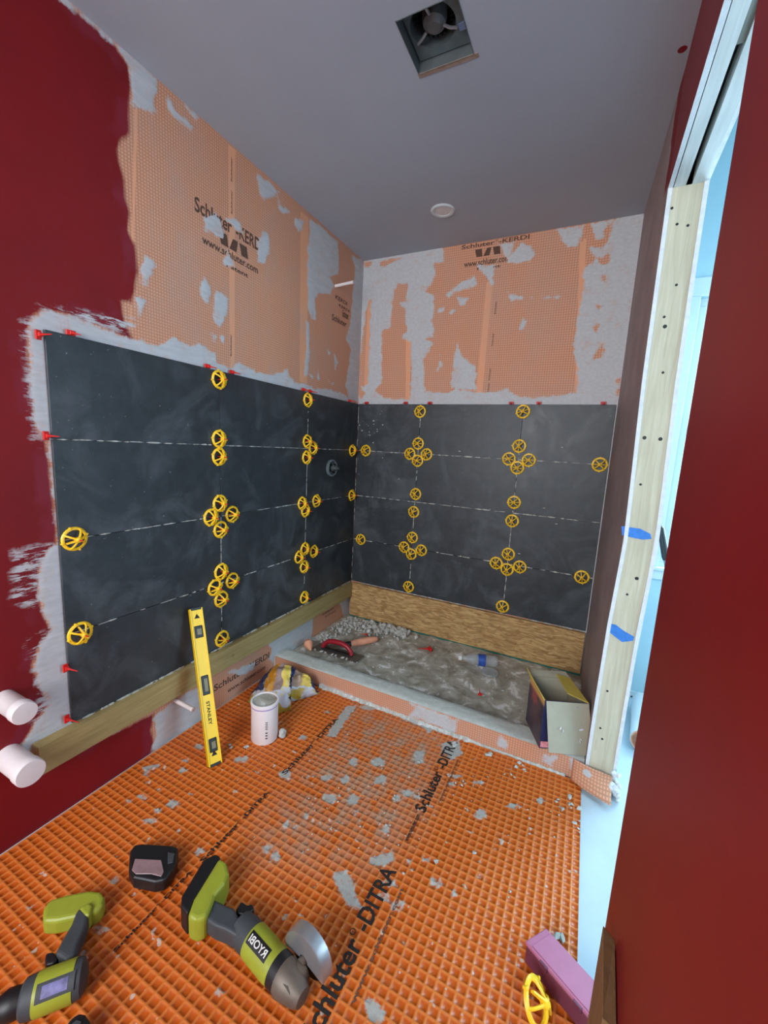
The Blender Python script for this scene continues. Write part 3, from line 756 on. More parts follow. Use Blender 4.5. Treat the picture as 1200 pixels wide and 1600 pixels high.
# thinset smeared in and along the joints
def residue(side):
    m = MB(); rr = random.Random(11)
    def strip(wall, horiz, fixed, a, b, dens, wmin, wmax):
        if wall != side: return
        s = a
        while s < b:
            ln = rr.uniform(.008, .06)
            if rr.random() < dens:
                w0 = rr.uniform(wmin, wmax); off = rr.uniform(-.0008, .0008); n = max(3, int(ln/.008)); up = []; dn = []
                for i in range(n+1):
                    q = s + ln*i/n; k = (math.sin(math.pi*i/n)**.5)*rr.uniform(.5, 1.3) if 0 < i < n else .15
                    up.append((q, fixed+off+w0*k/2)); dn.append((q, fixed+off-w0*k/2))
                pts = up + dn[::-1]
                th = .0009
                if not horiz: pts = [(v, u) for u, v in pts]
                if wall == 'left': m.prism(pts, -.006, th, lambda u, v, d: (d, u, v))
                else: m.prism(pts, .006, -th, lambda u, v, d: (u, d, v))
            s += ln*rr.uniform(.7, 1.5)
    for k in (1, 2, 3):
        strip('left', True, k*TH-.001, -1.77, -.01, (.66, .8, .85)[k-1], .0024, .0055)
        strip('back', True, k*TH-.001, .01, 1.50, (.7, .88, .85)[k-1], .003, .007)
    strip('left', False, -.548, .0, 1.22, .8, .0025, .0055); strip('left', False, -1.161, .0, .62, .75, .0025, .0055)
    strip('back', False, .449, .0, 1.22, .82, .003, .006); strip('back', False, 1.062, .0, 1.0, .88, .003, .0065)
    strip('left', True, -.003, -1.75, -.02, .8, .005, .011); strip('back', True, -.003, .02, 1.50, .75, .004, .008)
    strip('back', False, .004, .0, 1.22, .6, .002, .004)
    if side == 'left': return m
    for i in range(26):   # flecks on the faces
        x, z = rr.gauss(.09, .05), rr.gauss(1.08, .07)
        if .01 < x < .3: m.blob((x, -.0004, z), rr.uniform(.002, .006), i, (1.6, .25, .7))
    for x, z in [(1.28,1.0),(1.02,1.0),(.93,.62),(.72,.95),(.60,.86),(.20,.88),(1.23,.66),(1.18,.62),(1.3,.58),(.33,.75),(1.0,.32),(1.12,.38),(1.38,.85)]:
        m.blob((x, -.0004, z), rr.uniform(.004, .008), int(x*100), (1.8, .2, .5))
    return m
for sd0 in ('left', 'back'):
    o = residue(sd0).build('mortar_residue', M_LUMP); tag(o, f'thin dried white mortar squeezed along the joints of the {sd0} wall tiles', 'mortar', None, 'stuff')

# ================================================================== LEVELLING WHEELS
def wheel_parts(root):
    m = MB(); R = .0335
    m.tube([(R*math.cos(a), R*math.sin(a), .004) for a in np.linspace(0, 2*math.pi, 26)[:-1]], .0042, 6, True, flat=1.3)
    for k in range(4):
        a = math.pi/4 + k*math.pi/2; c, s_ = math.cos(a), math.sin(a)
        m.tube([(R*c, R*s_, .005), (R*.86*c, R*.86*s_, .015), (R*.55*c, R*.55*s_, .022), (.006*c, .006*s_, .026)], [.0034, .0032, .0032, .0036], 6)
    m.lathe([(.0075, .018), (.0085, .020), (.0085, .030), (.005, .034), (.0001, .034)], None, 12)
    for sgn in (1, -1):
        m.prism([(sgn*.006, .020), (sgn*.030, .012), (sgn*.031, .020), (sgn*.020, .026), (sgn*.007, .033)], -.0018, .0018, lambda u, v, d: (u, d, v))
    for k in range(4):
        a = k*math.pi/2; m.lathe([(.0035, 0), (.0035, .009), (.0001, .010)], Matrix.Translation((R*1.1*math.cos(a), R*1.1*math.sin(a), 0)), 6)
    m.build('cap', M_YEL, root)
    m = MB(); m.box((-.0012, -.006, 0), (.0012, .006, .020)); m.lathe([(.0024, .020), (.0024, .046), (.0014, .050), (.0001, .050)], None, 8)
    m.build('stem', M_REDP, root)
wl_px = [(120,843,-.5),(129,991,-.5),(346,593,0),(346,686,0),(346,714,0),(347,787,0),(333,809,0),(366,804,0),(348,828,0),(349,894,0),(339,919,0),(366,908,0),(349,937,0),(350,999,0),
         (484,625,0),(483,690,0),(492,700,0),(482,715,0),(475,787,0),(497,783,0),(480,798,0),(479,858,0),(470,871,0),(493,862,0),(478,886,0),(478,934,0),(553,704,0),(552,774,0)]
wb_px = [(571,704),(563,843),(656,643),(653,693),(640,709),(666,710),(652,720),(649,772),(646,800),(644,840),(631,855),(658,860),(642,866),(638,917),
         (817,643),(811,697),(795,717),(826,719),(808,731),(803,785),(800,814),(794,866),(775,880),(812,886),(792,890),(785,948),(937,726),(909,902)]
seamsL = [(-.548, 'seam nearest corner'), (-1.161, 'seam farthest from corner'), (-.02, 'corner'), (-1.74, 'red-painted end')]
seamsB = [(.449, 'seam nearest corner'), (1.062, 'seam nearest doorway'), (.02, 'corner'), (1.49, 'doorway end')]
jn = {0: 'bottom edge', 1: 'lowest joint', 2: 'middle joint', 3: 'highest joint', 4: 'top edge'}
proto = None; seen = {}
GRP = 'yellow levelling wheels on the tile joints'
def place_wheel(wall, px, py):
    global proto
    if wall == 'left':
        p = at(X, .016, px, py); u = p.y; z = p.z; s = min(seamsL, key=lambda q: abs(q[0]-u)); du = (u - s[0])
    else:
        p = at(Y, -.008, px, py); u = p.x; z = p.z; s = min(seamsB, key=lambda q: abs(q[0]-u)); du = -(u - s[0])
    k = min(4, max(0, round(z/TH))); dz = z - k*TH
    # du > 0 means towards the corner
    if 'corner' == s[1]: lab = f'yellow levelling wheel on the {wall} wall, right by the corner, on the {jn[k]}'
    elif 'end' in s[1]: lab = f'yellow levelling wheel on the {wall} wall, {s[1]}, on the {jn[k]}'
    elif k in (0, 4): lab = f'yellow wheel, {wall} wall, {s[1]}, at the {jn[k]} of the tiles'
    else:
        if abs(du) > abs(dz)*.8 and abs(du) > .018: side = 'corner side of' if du > 0 else 'far side of'
        else: side = 'above' if dz > 0 else 'below'
        lab = f'yellow wheel, {wall} wall, {s[1]}, {side} the {jn[k]}'
    if lab in seen: print('DUP', lab, px, py, seen[lab])
    seen[lab] = (px, py)
    if proto is None:
        t = thing('leveling_wheel', lab, 'tile leveling wheel', (0,0,0), GRP); wheel_parts(t); proto = t
    else: t = copy_tree(proto); tag(t, lab)
    base = Vector((0, u, z)) if wall == 'left' else Vector((u, 0, z))
    n = (1,0,0) if wall == 'left' else (0,-1,0)
    rr = random.Random(px*7+py)
    sp = rr.uniform(-.35, .35) + (math.pi/2 if rr.random() < .3 else 0)
    t.matrix_world = frame(base + Vector(n)*.0001, n, (0,0,1)) @ Matrix.Rotation(sp, 4, 'Z')
    return t
for px, py, _ in wl_px: place_wheel('left', px, py)
for px, py in wb_px: place_wheel('back', px, py)
# loose wheel on the floor by the mauve box
p = at(Z, -.262, 838, 1558)
t = copy_tree(proto); tag(t, 'loose yellow levelling wheel tipped on its edge on the orange floor beside the mauve box', 'tile leveling wheel', 'loose levelling wheel')
del t['group']
for ch in t.children:
    if ch.name.startswith('stem'): bpy.data.objects.remove(ch)
t.matrix_world = frame((p.x-.004, p.y-.006, -.268), (.80, -.12, .58), (0,0,1)) @ Matrix.Rotation(.3, 4, 'Z') @ Matrix.Scale(1.12, 4)

# ================================================================== RED SPACERS
def spacer_parts(root):
    m = MB(); m.box((-.013, -.004, -.002), (.013, .011, .004)); m.box((-.006, -.002, .004), (.006, .008, .012))
    m.build('foot', M_REDP, root, .001, 1)
    m = MB(); m.tube([(0, .003, .010), (0, .002, .030), (0, .0, .052)], [.0036, .0022, .0014], 7); m.build('stem', M_REDP, root)
sp_proto = None
def place_spacer(wall, px, py, lab, vert=False):
    global sp_proto
    if sp_proto is None:
        t = thing('tile_spacer', lab, 'tile spacer', (0,0,0), 'red spacers around the tile edges'); spacer_parts(t); sp_proto = t
    else: t = copy_tree(sp_proto); tag(t, lab)
    if wall == 'left': p = at(X, .0, px, py); n = (1,0,0)
    else: p = at(Y, .0, px, py); n = (0,-1,0)
    if not vert: p.z = 4*TH - .002
    else: p.y = min(p.y, -1.781)
    b = Vector(p)
    up = (0,0,1) if not vert else (0,-1,0)
    z = Vector(n); y = Vector(up); x = y.cross(z)
    M = Matrix.Identity(4)
    for r in range(3): M[r][0] = x[r]; M[r][1] = y[r]; M[r][2] = z[r]; M[r][3] = b[r]
    M[2][3] += .004 if not vert else 0; M[1][3] -= .004 if vert else 0
    t.matrix_world = M @ Matrix.Rotation(.12, 4, 'X')
    return t
for px, py, d in [(110,518,'nearest the top left tile corner'),(324,569,'left of the far seam'),(362,578,'right of the far seam'),(474,607,'left of the corner seam'),(484,612,'right of the corner seam'),(546,627,'close to the wall corner')]:
    place_spacer('left', px, py, f'red spacer on the tile top edge, left wall, {d}')
for px, py, d in [(64,524,'just below the top tile corner'),(76,681,'at the highest joint'),(106,1042,'beside the bottom row'),(108,1121,'above the ledger')]:
    place_spacer('left', px, py, f'red spacer at the left end of left wall tiles, {d}', True)
for px, py, d in [(573,630,'close to the wall corner'),(634,629,'left of the first seam'),(672,629,'right of the first seam'),(799,629,'left of the doorway-side seam'),(842,629,'right of the doorway-side seam'),(943,629,'close to the doorway wall')]:
    place_spacer('back', px, py, f'red spacer on the tile top edge, back wall, {d}')

# ================================================================== PIPES AND VALVE
pv = at(X, 0, 516, 731)
t = thing('shower_valve', 'black round shower valve body sticking out of the tile near the corner', 'valve', (0, pv.y, pv.z))
F = frame((0, pv.y, pv.z), (1,0,0))
m = MB(); m.lathe([(.046,0),(.052,.004),(.053,.018),(.046,.022),(.040,.018),(.038,.006),(.0001,.006)], F, 32); m.build('guard_ring', plain('dark_grey_plastic', lin(100,110,114), .5), t)
m = MB()
for k in range(4):
    a = .6+k*math.pi/2; m.obox(F @ Matrix.Rotation(a, 4, 'Z') @ Matrix.Translation((.026, 0, .014)), .030, .008, .012)
m.build('bracket', M_BLK, t)
m = MB(); m.lathe([(.020,.004),(.020,.026),(.014,.030),(.012,.050),(.008,.052),(.008,.064),(.0001,.064)], F, 20); m.build('stem', plain('oxidised_brass', lin(92,100,100), .4, .5), t)

def stub(name, label, y, z, r, L_, cat='pipe', z2=0, mat=M_PVC, parent=None):
    t = thing(name, label, cat, (WX, y, z))
    M = frame((WX, y, z), (1, 0, z2))
    m = MB(); m.lathe([(r*.93, -.002), (r*.93, L_-.03*min(1, r/.03)), (r*.97, L_-.028*min(1, r/.03))], M, 28); m.build('pipe', mat, t)
    m = MB(); m.lathe([(r, L_-.028*min(1, r/.03)), (r, L_-.003), (r*.95, L_), (.0001, L_+.0015)], M, 28); m.build('end_cap', mat, t)
    return t
stub('drain_stub', 'upper white capped pipe stub poking out of the red left wall', -1.940, .171, .031, .118)
p = at(X, 0, 16, 1184)
stub('drain_stub', 'lower white capped pipe stub at the left end of the timber ledger', p.y, p.z, .037, .128)
p = at(X, WX, 524, 447); stub('shower_arm_pipe', 'thin white pipe stub high on the left wall near the corner', p.y, p.z, .009, .12, z2=.06)
p = at(X, WX, 272, 1093); stub('water_pipe', 'thin white pipe stub below the timber ledger behind the yellow level', p.y, p.z, .0095, .115, z2=-.05)

# ================================================================== SPIRIT LEVEL
A = Vector((.268, -1.437, FLOOR+.002)); B = Vector((.040, -1.330, .262)); ax = (B-A).normalized(); Ln = .608
tow = Vector(CAM) - A; tow = (tow - ax*tow.dot(ax)).normalized()
fn_ = (Matrix.Rotation(math.radians(18), 3, ax) @ tow).normalized(); sd_ = ax.cross(fn_)     # fn_: face normal, sd_: across the face
LM = Matrix.Identity(4)
for r in range(3): LM[r][0] = sd_[r]; LM[r][1] = fn_[r]; LM[r][2] = ax[r]; LM[r][3] = A[r] - fn_[r]*.011
t = thing('spirit_level', 'yellow spirit level leaning upright against the left wall tiles', 'spirit level', A)
m = MB()
def lb(a, b): m.obox(LM @ Matrix.Translation(((a[0]+b[0])/2, (a[1]+b[1])/2, (a[2]+b[2])/2)), b[0]-a[0], b[1]-a[1], b[2]-a[2])
lb((-.025,-.008,.004),(.025,.008,Ln-.004)); lb((-.025,-.011,.003),(-.0205,.011,Ln-.003)); lb((.0205,-.011,.003),(.025,.011,Ln-.003))
m.build('body', plain('level_yellow', lin(246, 206, 20), .4, var=.03), t, .0008, 1)
for z0 in (.0, Ln-.010):
    m = MB(); lb((-.0195,-.0105,z0),(.0195,.0105,z0+.010)); m.build('end_cap', M_BLK, t, .001, 1)
M_VIAL = plain('vial_window', lin(126,118,90), .45, var=.2)
for zc_, w_, h_ in ((.075,.032,.052),(.300,.030,.076),(.510,.034,.050)):
    m = MB(); lb((-w_/2,-.0095,zc_-h_/2),(w_/2,.0105,zc_+h_/2)); v = m.build('vial_housing', M_BLK, t, .004, 2)
    m = MB(); lb((-w_/2+.010,.009,zc_-h_/2+.013),(w_/2-.006,.0112,zc_+h_/2-.013)); m.build('vial', M_VIAL, v, .003, 2)
def LMat(x, z, up): return LM @ Matrix.Translation((x, .0086, z)) @ up
R1 = Matrix(((0,1,0,0),(0,0,1,0),(-1,0,0,0),(0,0,0,1)))
text('STANLEY', M_INK, t, LMat(-.0065, .238, R1), .088, .013)
for zc_, s_ in ((.572, 1), (.045, 1)):
    m = MB(); m.prism([(-.011, zc_-.008), (.011, zc_-.008), (0, zc_+.011)], .0083, .0088, lambda u, v, d: LM @ Vector((u, d, v))); m.build('arrow_mark', M_INK, t)

# ================================================================== PVC CUP WITH MORTAR
c0 = Vector((.315, -1.222, FLOOR))
t = thing('pipe_cup', 'upright white plastic pipe piece filled with grey mortar on the orange floor', 'container', c0)
MT = Matrix.Translation(c0)
m = MB(); m.lathe([(.053,0),(.055,.003),(.055,.160),(.0575,.163),(.0575,.174),(.055,.176),(.051,.176),(.051,.150)], MT, 40); m.build('pipe_wall', M_PVC, t)
m = MB(); m.lathe([(.0558,.1555),(.0562,.1565),(.0562,.1605),(.0556,.1615)], MT, 40); m.build('lavender_ring', plain('lavender_primer', lin(170,150,200), .5), t)
m = MB(); m.lathe([(.0515,.150),(.0515,.170),(.030,.1705),(.0001,.171)], MT, 30); m.build('mortar_fill', M_PAN, t)
dcam = (Vector(CAM)-c0); dcam.z = 0; dcam.normalize(); sdv = Vector((0,0,1)).cross(dcam)
for s_, z0, zw in (('DWV', .072, .034), ('4 IN', .030, .030)):
    q = c0 + dcam*.0556 + sdv*.012 + Vector((0,0,z0))
    M = Matrix.Identity(4); xx = Vector((0,0,1)); yy = -sdv
    for r in range(3): M[r][0] = xx[r]; M[r][1] = yy[r]; M[r][2] = dcam[r]; M[r][3] = q[r]
    text('|||||' if s_ == 'DWV' else '|||', M_INKB, t, M, zw, .009, 'print_marks')
tt = at(Z, FLOOR, 441, 1152); m = MB(); m.blob((tt.x, tt.y, FLOOR+.018), .020, 4, (.9,.7,1), .2, 2); o = m.build('mortar_chunk', M_LUMP); tag(o, 'grey mortar chunk on the floor touching the white pipe piece', 'mortar chunk')

# ================================================================== BAG OF CLIPS
def m_bag():
    t = NT('printed_plastic_bag', .22, 0, .6)
    u, v = t.attr('u'), t.attr('v')
    uu = t.math('ADD', u, t.math('MULTIPLY', t.math('SUBTRACT', t.noise(14, 3), .5), .16))
    cr = t.n('ShaderNodeValToRGB'); cr.color_ramp.interpolation = 'CONSTANT'; e = cr.color_ramp.elements
    st = [(0, lin(44,54,92)), (.15, lin(186,126,24)), (.28, lin(150,126,122)), (.36, lin(232,206,96)), (.47, lin(36,40,92)), (.58, lin(48,54,112)), (.64, lin(188,156,130)), (.78, lin(226,196,84)), (.90, lin(40,44,90))]
    e[0].position = 0; e[0].color = st[0][1]; e[1].position = st[1][0]; e[1].color = st[1][1]
    for p_, c_ in st[2:]: x = e.new(p_); x.color = c_
    t.l(uu, cr.inputs[0])
    vn = t.math('ADD', v, t.math('MULTIPLY', t.math('SUBTRACT', t.noise(30, 3), .5), .25))
    c = t.mix(t.ramp(vn, .16, .18, 1, 0), cr.outputs[0], lin(206, 206, 212))
    c = t.mix(t.ramp(t.noise(45, 5, .7), .58, .66, 0, .4), c, lin(214, 206, 200))
    c = t.mix(t.math('MULTIPLY', t.ramp(vn, .10, .12, 1, 0), t.ramp(t.noise(12, 2), .5, .55)), c, lin(190, 160, 60))
    t.col(c); t.bump(t.noise(30, 5, .7, dist=2), .006); return t.m
m = MB(); nu, nv = 44, 26; vs = []; au = []; av = []
from mathutils import noise as mn
b0 = at(Z, FLOOR, 413, 1108); b1 = at(Z, FLOOR, 505, 1062)
for i in range(nu):
    for j in range(nv):
        a = i/(nu-1); b = j/(nv-1)
        # a along the curb (left to right), b from the near rim over the top to the far rim
        hgt = math.sin(math.pi*b)**.6 * math.sin(math.pi*min(1, a*1.02+.02))**.45 if 0 < b < 1 else 0
        hgt *= .140 + .02*math.sin(a*7)
        front = Vector((.115 + .225*a - .03*(1-a), -1.085 + .235*a*a, FLOOR+.004)); back = Vector((.035+.25*a, -.835 + .012*a, FLOOR+.004))
        if a < .5: front.x += .10*math.sin(a*math.pi)*.9; front.y += -.02*math.sin(a*math.pi*2)
        q = front.lerp(back, b) + Vector((0, 0, hgt))
        nz = mn.fractal(q*24, .7, 2.2, 4)*.016 + abs(mn.noise(q*40))*.010
        q += Vector((nz*.5, -nz*.6*(1 if b < .95 else 0), nz*(1 if hgt > .01 else .2)))
        q.y = min(q.y, -.800); q.z = max(q.z, FLOOR+.002); vs.append(q); au.append(a); av.append(b*1.25)
fs = [(i*nv+j, (i+1)*nv+j, (i+1)*nv+j+1, i*nv+j+1) for i in range(nu-1) for j in range(nv-1)]
fs.append(tuple([i*nv for i in range(nu)][::-1] + []) + tuple(nu*0 + i*nv + nv-1 for i in range(nu)))
m.add(vs, fs[:-1], True); bag = m.build('plastic_bag', m_bag(), sharp=180)
for nm, arr in (('u', au), ('v', av)):
    a_ = bag.data.attributes.new(nm, 'FLOAT', 'POINT'); a_.data.foreach_set('value', arr)
sdm = bag.modifiers.new('thick', 'SOLIDIFY'); sdm.thickness = .0015
tag(bag, 'crumpled plastic bag printed yellow and navy lying against the curb', 'bag')

# ================================================================== TOOLS ON THE SHOWER FLOOR
pA = at(Z, PAN+.01, 492, 1015); pB = at(Z, PAN+.01, 556, 1034); d = (pB-pA).normalized(); nrm = Vector((-d.y, d.x, 0))
c_ = (pA+pB)/2; TM = Matrix.Identity(4)
for r in range(3): TM[r][0] = d[r]; TM[r][1] = nrm[r]; TM[r][2] = (0,0,1)[r]; TM[r][3] = c_[r]
TM[2][3] = PAN+.018; TM = TM @ Matrix.Translation((0, .022, 0)) @ Matrix.Rotation(-.10, 4, 'X')
t = thing('notched_trowel', 'steel trowel with arched red handle lying behind the curb', 'trowel', TM.translation)
m = MB(); pts = [(-.15, -.055), (.15, -.055), (.15, .055), (-.15, .055)]
tp = [(-.15, -.055)]; k = 20
for i in range(k): x = -.15 + .3*i/k; tp += [(x, -.055), (x+.0075, -.055), (x+.0075, -.045), (x+.015, -.045)]
tp += [(.15, -.055), (.15, .055), (-.15, .055)]
m.prism(tp[1:], 0, .0016, lambda u, v, d_: TM @ Vector((u, v, d_))); m.build('blade', M_MET, t)
m = MB(); m.obox(TM @ Matrix.Translation((0,0,.006)), .20, .028, .009); m.build('handle_mount', M_BLK, t, .002)
m = MB(); m.tube([TM @ Vector(q) for q in [(-.095,0,.008),(-.088,0,.030),(-.06,0,.052),(-.02,0,.060),(.03,0,.060),(.065,0,.050),(.088,0,.030),(.095,0,.008)]], [.013,.014,.015,.016,.016,.015,.014,.013], 12, flat=.9); m.build('handle', plain('dark_red_grip', lin(150,24,38), .4), t)
m = MB(); 
for i in range(7): m.blob(TM @ Vector((-.12+i*.035+.01*(i % 2), -.047, .004)), .009, i, (1.4,.7,.5))
m.build('mortar_bits', M_LUMP, t)

pA = at(Z, PAN+.02, 547, 1006); pB = at(Z, PAN+.02, 590, 998); d = (pB-pA).normalized(); L2 = (pB-pA).length
M = frame(pA, d)
t = thing('scraper_tool', 'tool with peach wooden grip and black neck behind the red-handled trowel', 'tool', pA)
m = MB(); m.lathe([(.012,0),(.017,.01),(.021,.05),(.022,L2*.6),(.019,L2*.85),(.012,L2*.98),(.0001,L2)], M, 18); m.build('grip', plain('peach_grip', lin(226,160,128), .6), t)
m = MB(); m.lathe([(.006,-.05),(.016,-.035),(.017,.002)], M, 14); m.build('neck', M_BLK, t)
m = MB(); m.obox(M @ Matrix.Translation((0,0,-.085)), .006, .05, .09); m.build('blade', M_MET, t)
p = at(Z, PAN+.02, 482, 1010); m = MB()
m.tube([(p.x-.03,p.y+.03,PAN+.03),(p.x,p.y,PAN+.032),(p.x+.04,p.y-.035,PAN+.026)], [.018,.028,.006], 12); o = m.build('membrane_scrap', M_PEACH)
tag(o, 'small rolled peach scrap at the end of the curb beside the trowel', 'scrap')

# rubble, red scraps, bottle
m = MB(); rr = random.Random(21)
for i in range(420):
    a = rr.random(); x = abs(rr.gauss(0, .20))+.03; y = -.05 - abs(rr.gauss(0, .10))
    if i % 3 == 0: x = rr.gauss(.32, .08); y = -.05 - abs(rr.gauss(0, .05))
    if i % 5 == 0: x = rr.gauss(.10, .04); y = -.1 - rr.random()*.4
    if x < .02 or y < -.6: continue
    r = rr.uniform(.004, .020)*(rr.random()**.5) if x > .2 else rr.uniform(.003, .011); m.blob((x, min(y, -.03), PAN + r*.5), r, i, rough=.35, n=2 if r > .012 else 1)
for i in range(16):
    r = rr.uniform(.012, .026); m.blob((rr.uniform(.24,.50), rr.uniform(-.14,-.045), PAN+r*.6), r, 700+i, (1,1,1), .3, 2)
o = m.build('mortar_rubble', M_LUMP); tag(o, 'heap of crumbled dried mortar in the far corner of the shower floor', 'rubble', None, 'stuff')
for (px, py), lab in zip([(672,1016),(573,993),(750,1087),(737,1126)], ['broken red plastic spacer on the shower floor under the strand board', 'small red plastic scrap beside the mortar rubble', 'dull red plastic scrap in the middle of the shower floor', 'dull red plastic scrap against the back of the curb']):
    p = at(Z, PAN+.006, px, py)
    t = copy_tree(sp_proto); tag(t, lab, 'plastic scrap'); t['group'] = 'red scraps on the shower floor'; t.name = 'plastic_scrap'
    t.matrix_world = Matrix.Translation((p.x, p.y, PAN+.010)) @ Matrix.Rotation(px*.7, 4, 'Z') @ Matrix.Rotation(1.4, 4, 'X') @ Matrix.Scale(1.5 if px == 672 else .8, 4)
def m_clear():
    t = NT('clear_plastic', .12); t.b.inputs['Alpha'].default_value = .35; t.col(lin(200,208,210)); return t.m
M_CLEAR = m_clear()
p = at(Z, PAN+.03, 740, 1030); q = at(Z, PAN+.03, 775, 1034); d = (q-p).normalized(); M = frame(p - d*.02, d)
t = thing('water_bottle', 'clear plastic bottle with blue label lying against the strand board', 'bottle', p)
m = MB(); m.lathe([(.012,-.05),(.013,-.03),(.026,-.005),(.032,.02),(.030,.05),(.033,.08),(.030,.11),(.032,.14),(.024,.152),(.0001,.150)], M, 22); m.build('bottle_body', M_CLEAR, t)
m = MB(); m.lathe([(.0335,.045),(.0335,.085)], M, 22); m.build('label_band', plain('blue_label', lin(48,84,168), .4, var=.3, scale=50), t)
m = MB(); m.lathe([(.014,-.066),(.014,-.048),(.0001,-.047)], M, 16); m.build('bottle_cap', M_WHT, t)
p = at(Z, PAN+.003, 765, 1051); m = MB(); m.lathe([(.045,0),(.048,.004),(.044,.009),(.030,.008),(.0001,.006)], Matrix.Translation((p.x,p.y,PAN+.001)), 24); o = m.build('lid', M_CLEAR)
tag(o, 'round clear plastic lid on the shower floor in front of the bottle', 'lid')

# ================================================================== CARDBOARD BOX
a = Vector((1.374,-.812,0)); b = Vector((1.530,-.742,0)); c = Vector((1.300,-.650,0)); e = b + (c-a)
zb, zt = CURB+.003, -.003
t = thing('cardboard_box', 'open cardboard box with navy printed sides standing on the curb end', 'box', (1.42,-.72,zb))
def panel(name, p0, p1, z0, z1, mat, th=.003, sub=None):
    d = (p1-p0); n = Vector((-d.y, d.x, 0)).normalized()*th
    m = MB(); m.add([(p0.x,p0.y,z0),(p1.x,p1.y,z0),(p1.x+n.x,p1.y+n.y,z0),(p0.x+n.x,p0.y+n.y,z0),(p0.x,p0.y,z1),(p1.x,p1.y,z1),(p1.x+n.x,p1.y+n.y,z1),(p0.x+n.x,p0.y+n.y,z1)],
        [(0,3,2,1),(4,5,6,7),(0,1,5,4),(1,2,6,5),(2,3,7,6),(3,0,4,7)])
    return m.build(name, mat, sub or t)
def m_print():
    q = NT('dark_photo_print', .4); s = q.sep()
    n = q.noise(14, 4, .6); c = q.mix(q.ramp(n, .4, .6), lin(44,40,58), lin(86,62,66)); c = q.mix(q.ramp(q.noise(9,2), .58, .66), c, lin(150,70,74))
    c = q.mix(q.ramp(s[2], -.035, -.02), c, lin(206,160,84)); q.col(c); return q.m
panel('front_side', a, b, zb, zt, M_NAVY); panel('left_side', c, a, zb, zt, m_print()); panel('right_side', b, e, zb, zt, M_CARD); panel('back_side', e, c, zb, zt, M_CARD)
for nm, (p0, p1) in (('inner_lining', (a+(e-a)*.025, c+(b-c)*.025)), ('inner_lining', (c+(b-c)*.025, e+(a-e)*.025))): panel(nm, p1, p0, zb+.004, zt-.001, M_CARD, .001)
m = MB(); m.add([(*v.xy, zb) for v in (a,b,e,c)]+[(*v.xy, zb+.003) for v in (a,b,e,c)], [(0,3,2,1),(4,5,6,7),(0,1,5,4),(1,2,6,5),(2,3,7,6),(3,0,4,7)]); m.build('bottom', M_CARD, t)
m = MB(); m.blob(((a+e)/2).to_tuple()[:2]+(zb+.08,), .05, 3, (1,1,1), .3, 2); m.build('red_contents', M_REDP, t)
def flap(name, p0, p1, q0, q1, mat):
    m = MB(); nrm = (p1-p0).cross(q0-p0).normalized()*.0022
    m.add([p0,p1,q1,q0,p0+nrm,p1+nrm,q1+nrm,q0+nrm], [(0,1,2,3),(7,6,5,4),(0,4,5,1),(1,5,6,2),(2,6,7,3),(3,7,4,0)]); return m.build(name, mat, t)
up = lambda v, z=zt: Vector((v.x, v.y, z))
fa = a + (b-a)*.03; n_ = Vector((.41,-.91,0))
fl1 = flap('front_flap', up(fa)+n_*.002, up(b)+n_*.002, Vector((fa.x,fa.y,0))+n_*.034+Vector((.018,.006,zb+.012)), Vector((b.x,b.y,0))+n_*.030+Vector((.026,.012,zb+.004)), M_CARD)
fl2 = flap('right_flap', up(b), up(e), up(b.lerp(a,.40)+(e-b)*.22)+Vector((0,0,.012)), up(e.lerp(c,.36))+Vector((0,0,.016)), M_CARDY)
flap('left_flap', up(c), up(a), up(c)+Vector((-.018,.01,.030)), up(a)+Vector((-.012,.012,.012)), M_CARDY)
flap('back_flap', up(e), up(c), up(e)+Vector((-.02,.03,.012)), up(c)+Vector((-.005,.03,.014)), M_CARD)
m = MB()
for i, (u, v) in enumerate([(.72,.07),(.35,.55),(.78,.50),(.72,.72),(.75,.69),(.30,.50)]):
    P0 = up(fa)+n_*.004; P1 = up(b)+n_*.004; Q0 = Vector((fa.x,fa.y,0))+n_*.037+Vector((.018,.006,zb+.012)); Q1 = Vector((b.x,b.y,0))+n_*.033+Vector((.026,.012,zb+.004))
    m.blob(P0.lerp(P1,u).lerp(Q0.lerp(Q1,u),v), .006, i+3, (1.8,.4,.6), .5)
m.build('mortar_bits', M_GYP, fl1)
m = MB(); q0 = a + (b-a)*.015
m.add([(q0.x+n_.x*.001, q0.y+n_.y*.001, zb+.006), (q0.x+.05+n_.x*.001, q0.y+.022+n_.y*.001, zb+.006), (q0.x+.05+n_.x*.001, q0.y+.022+n_.y*.001, zb+.032),(q0.x+n_.x*.001, q0.y+n_.y*.001, zb+.032)], [(0,1,2,3)])
m.build('pink_print', plain('pink_print', lin(226,150,160), .5, var=.3, scale=80), t)

# ================================================================== POWER TOOLS
def fpx(px, py, z): return at(Z, z, px, py)
def slab(name, pts, z0, z1, zm, mat, par, bev=.006, seg=3):
    """a moulded body: outline measured on the plane z = zm, standing from z0 to z1"""
    P = [fpx(x, y, zm) for x, y in pts]; P = [(p.x, p.y) for p in P]
    ar = sum(P[i][0]*P[(i+1) % len(P)][1]-P[(i+1) % len(P)][0]*P[i][1] for i in range(len(P)))
    if ar < 0: P = P[::-1]
    m = MB(); m.prism(P, z0, z1, lambda u, v, d: (u, v, d)); return m.build(name, mat, par, bev, seg)
def rod(name, a, b, prof, mat, par, n=22):
    a = Vector(a); b = Vector(b); d = b-a; M = frame(a, d); Lr = d.length
    m = MB(); m.lathe([(r, h*Lr) for r, h in prof], M, n); return m.build(name, mat, par)
g0 = fpx(320, 1400, FLOOR+.03)
t = thing('angle_grinder', 'lime and grey cordless angle grinder with silver disc guard lying on the orange floor', 'angle grinder', (g0.x, g0.y, FLOOR))
zf = FLOOR+.001
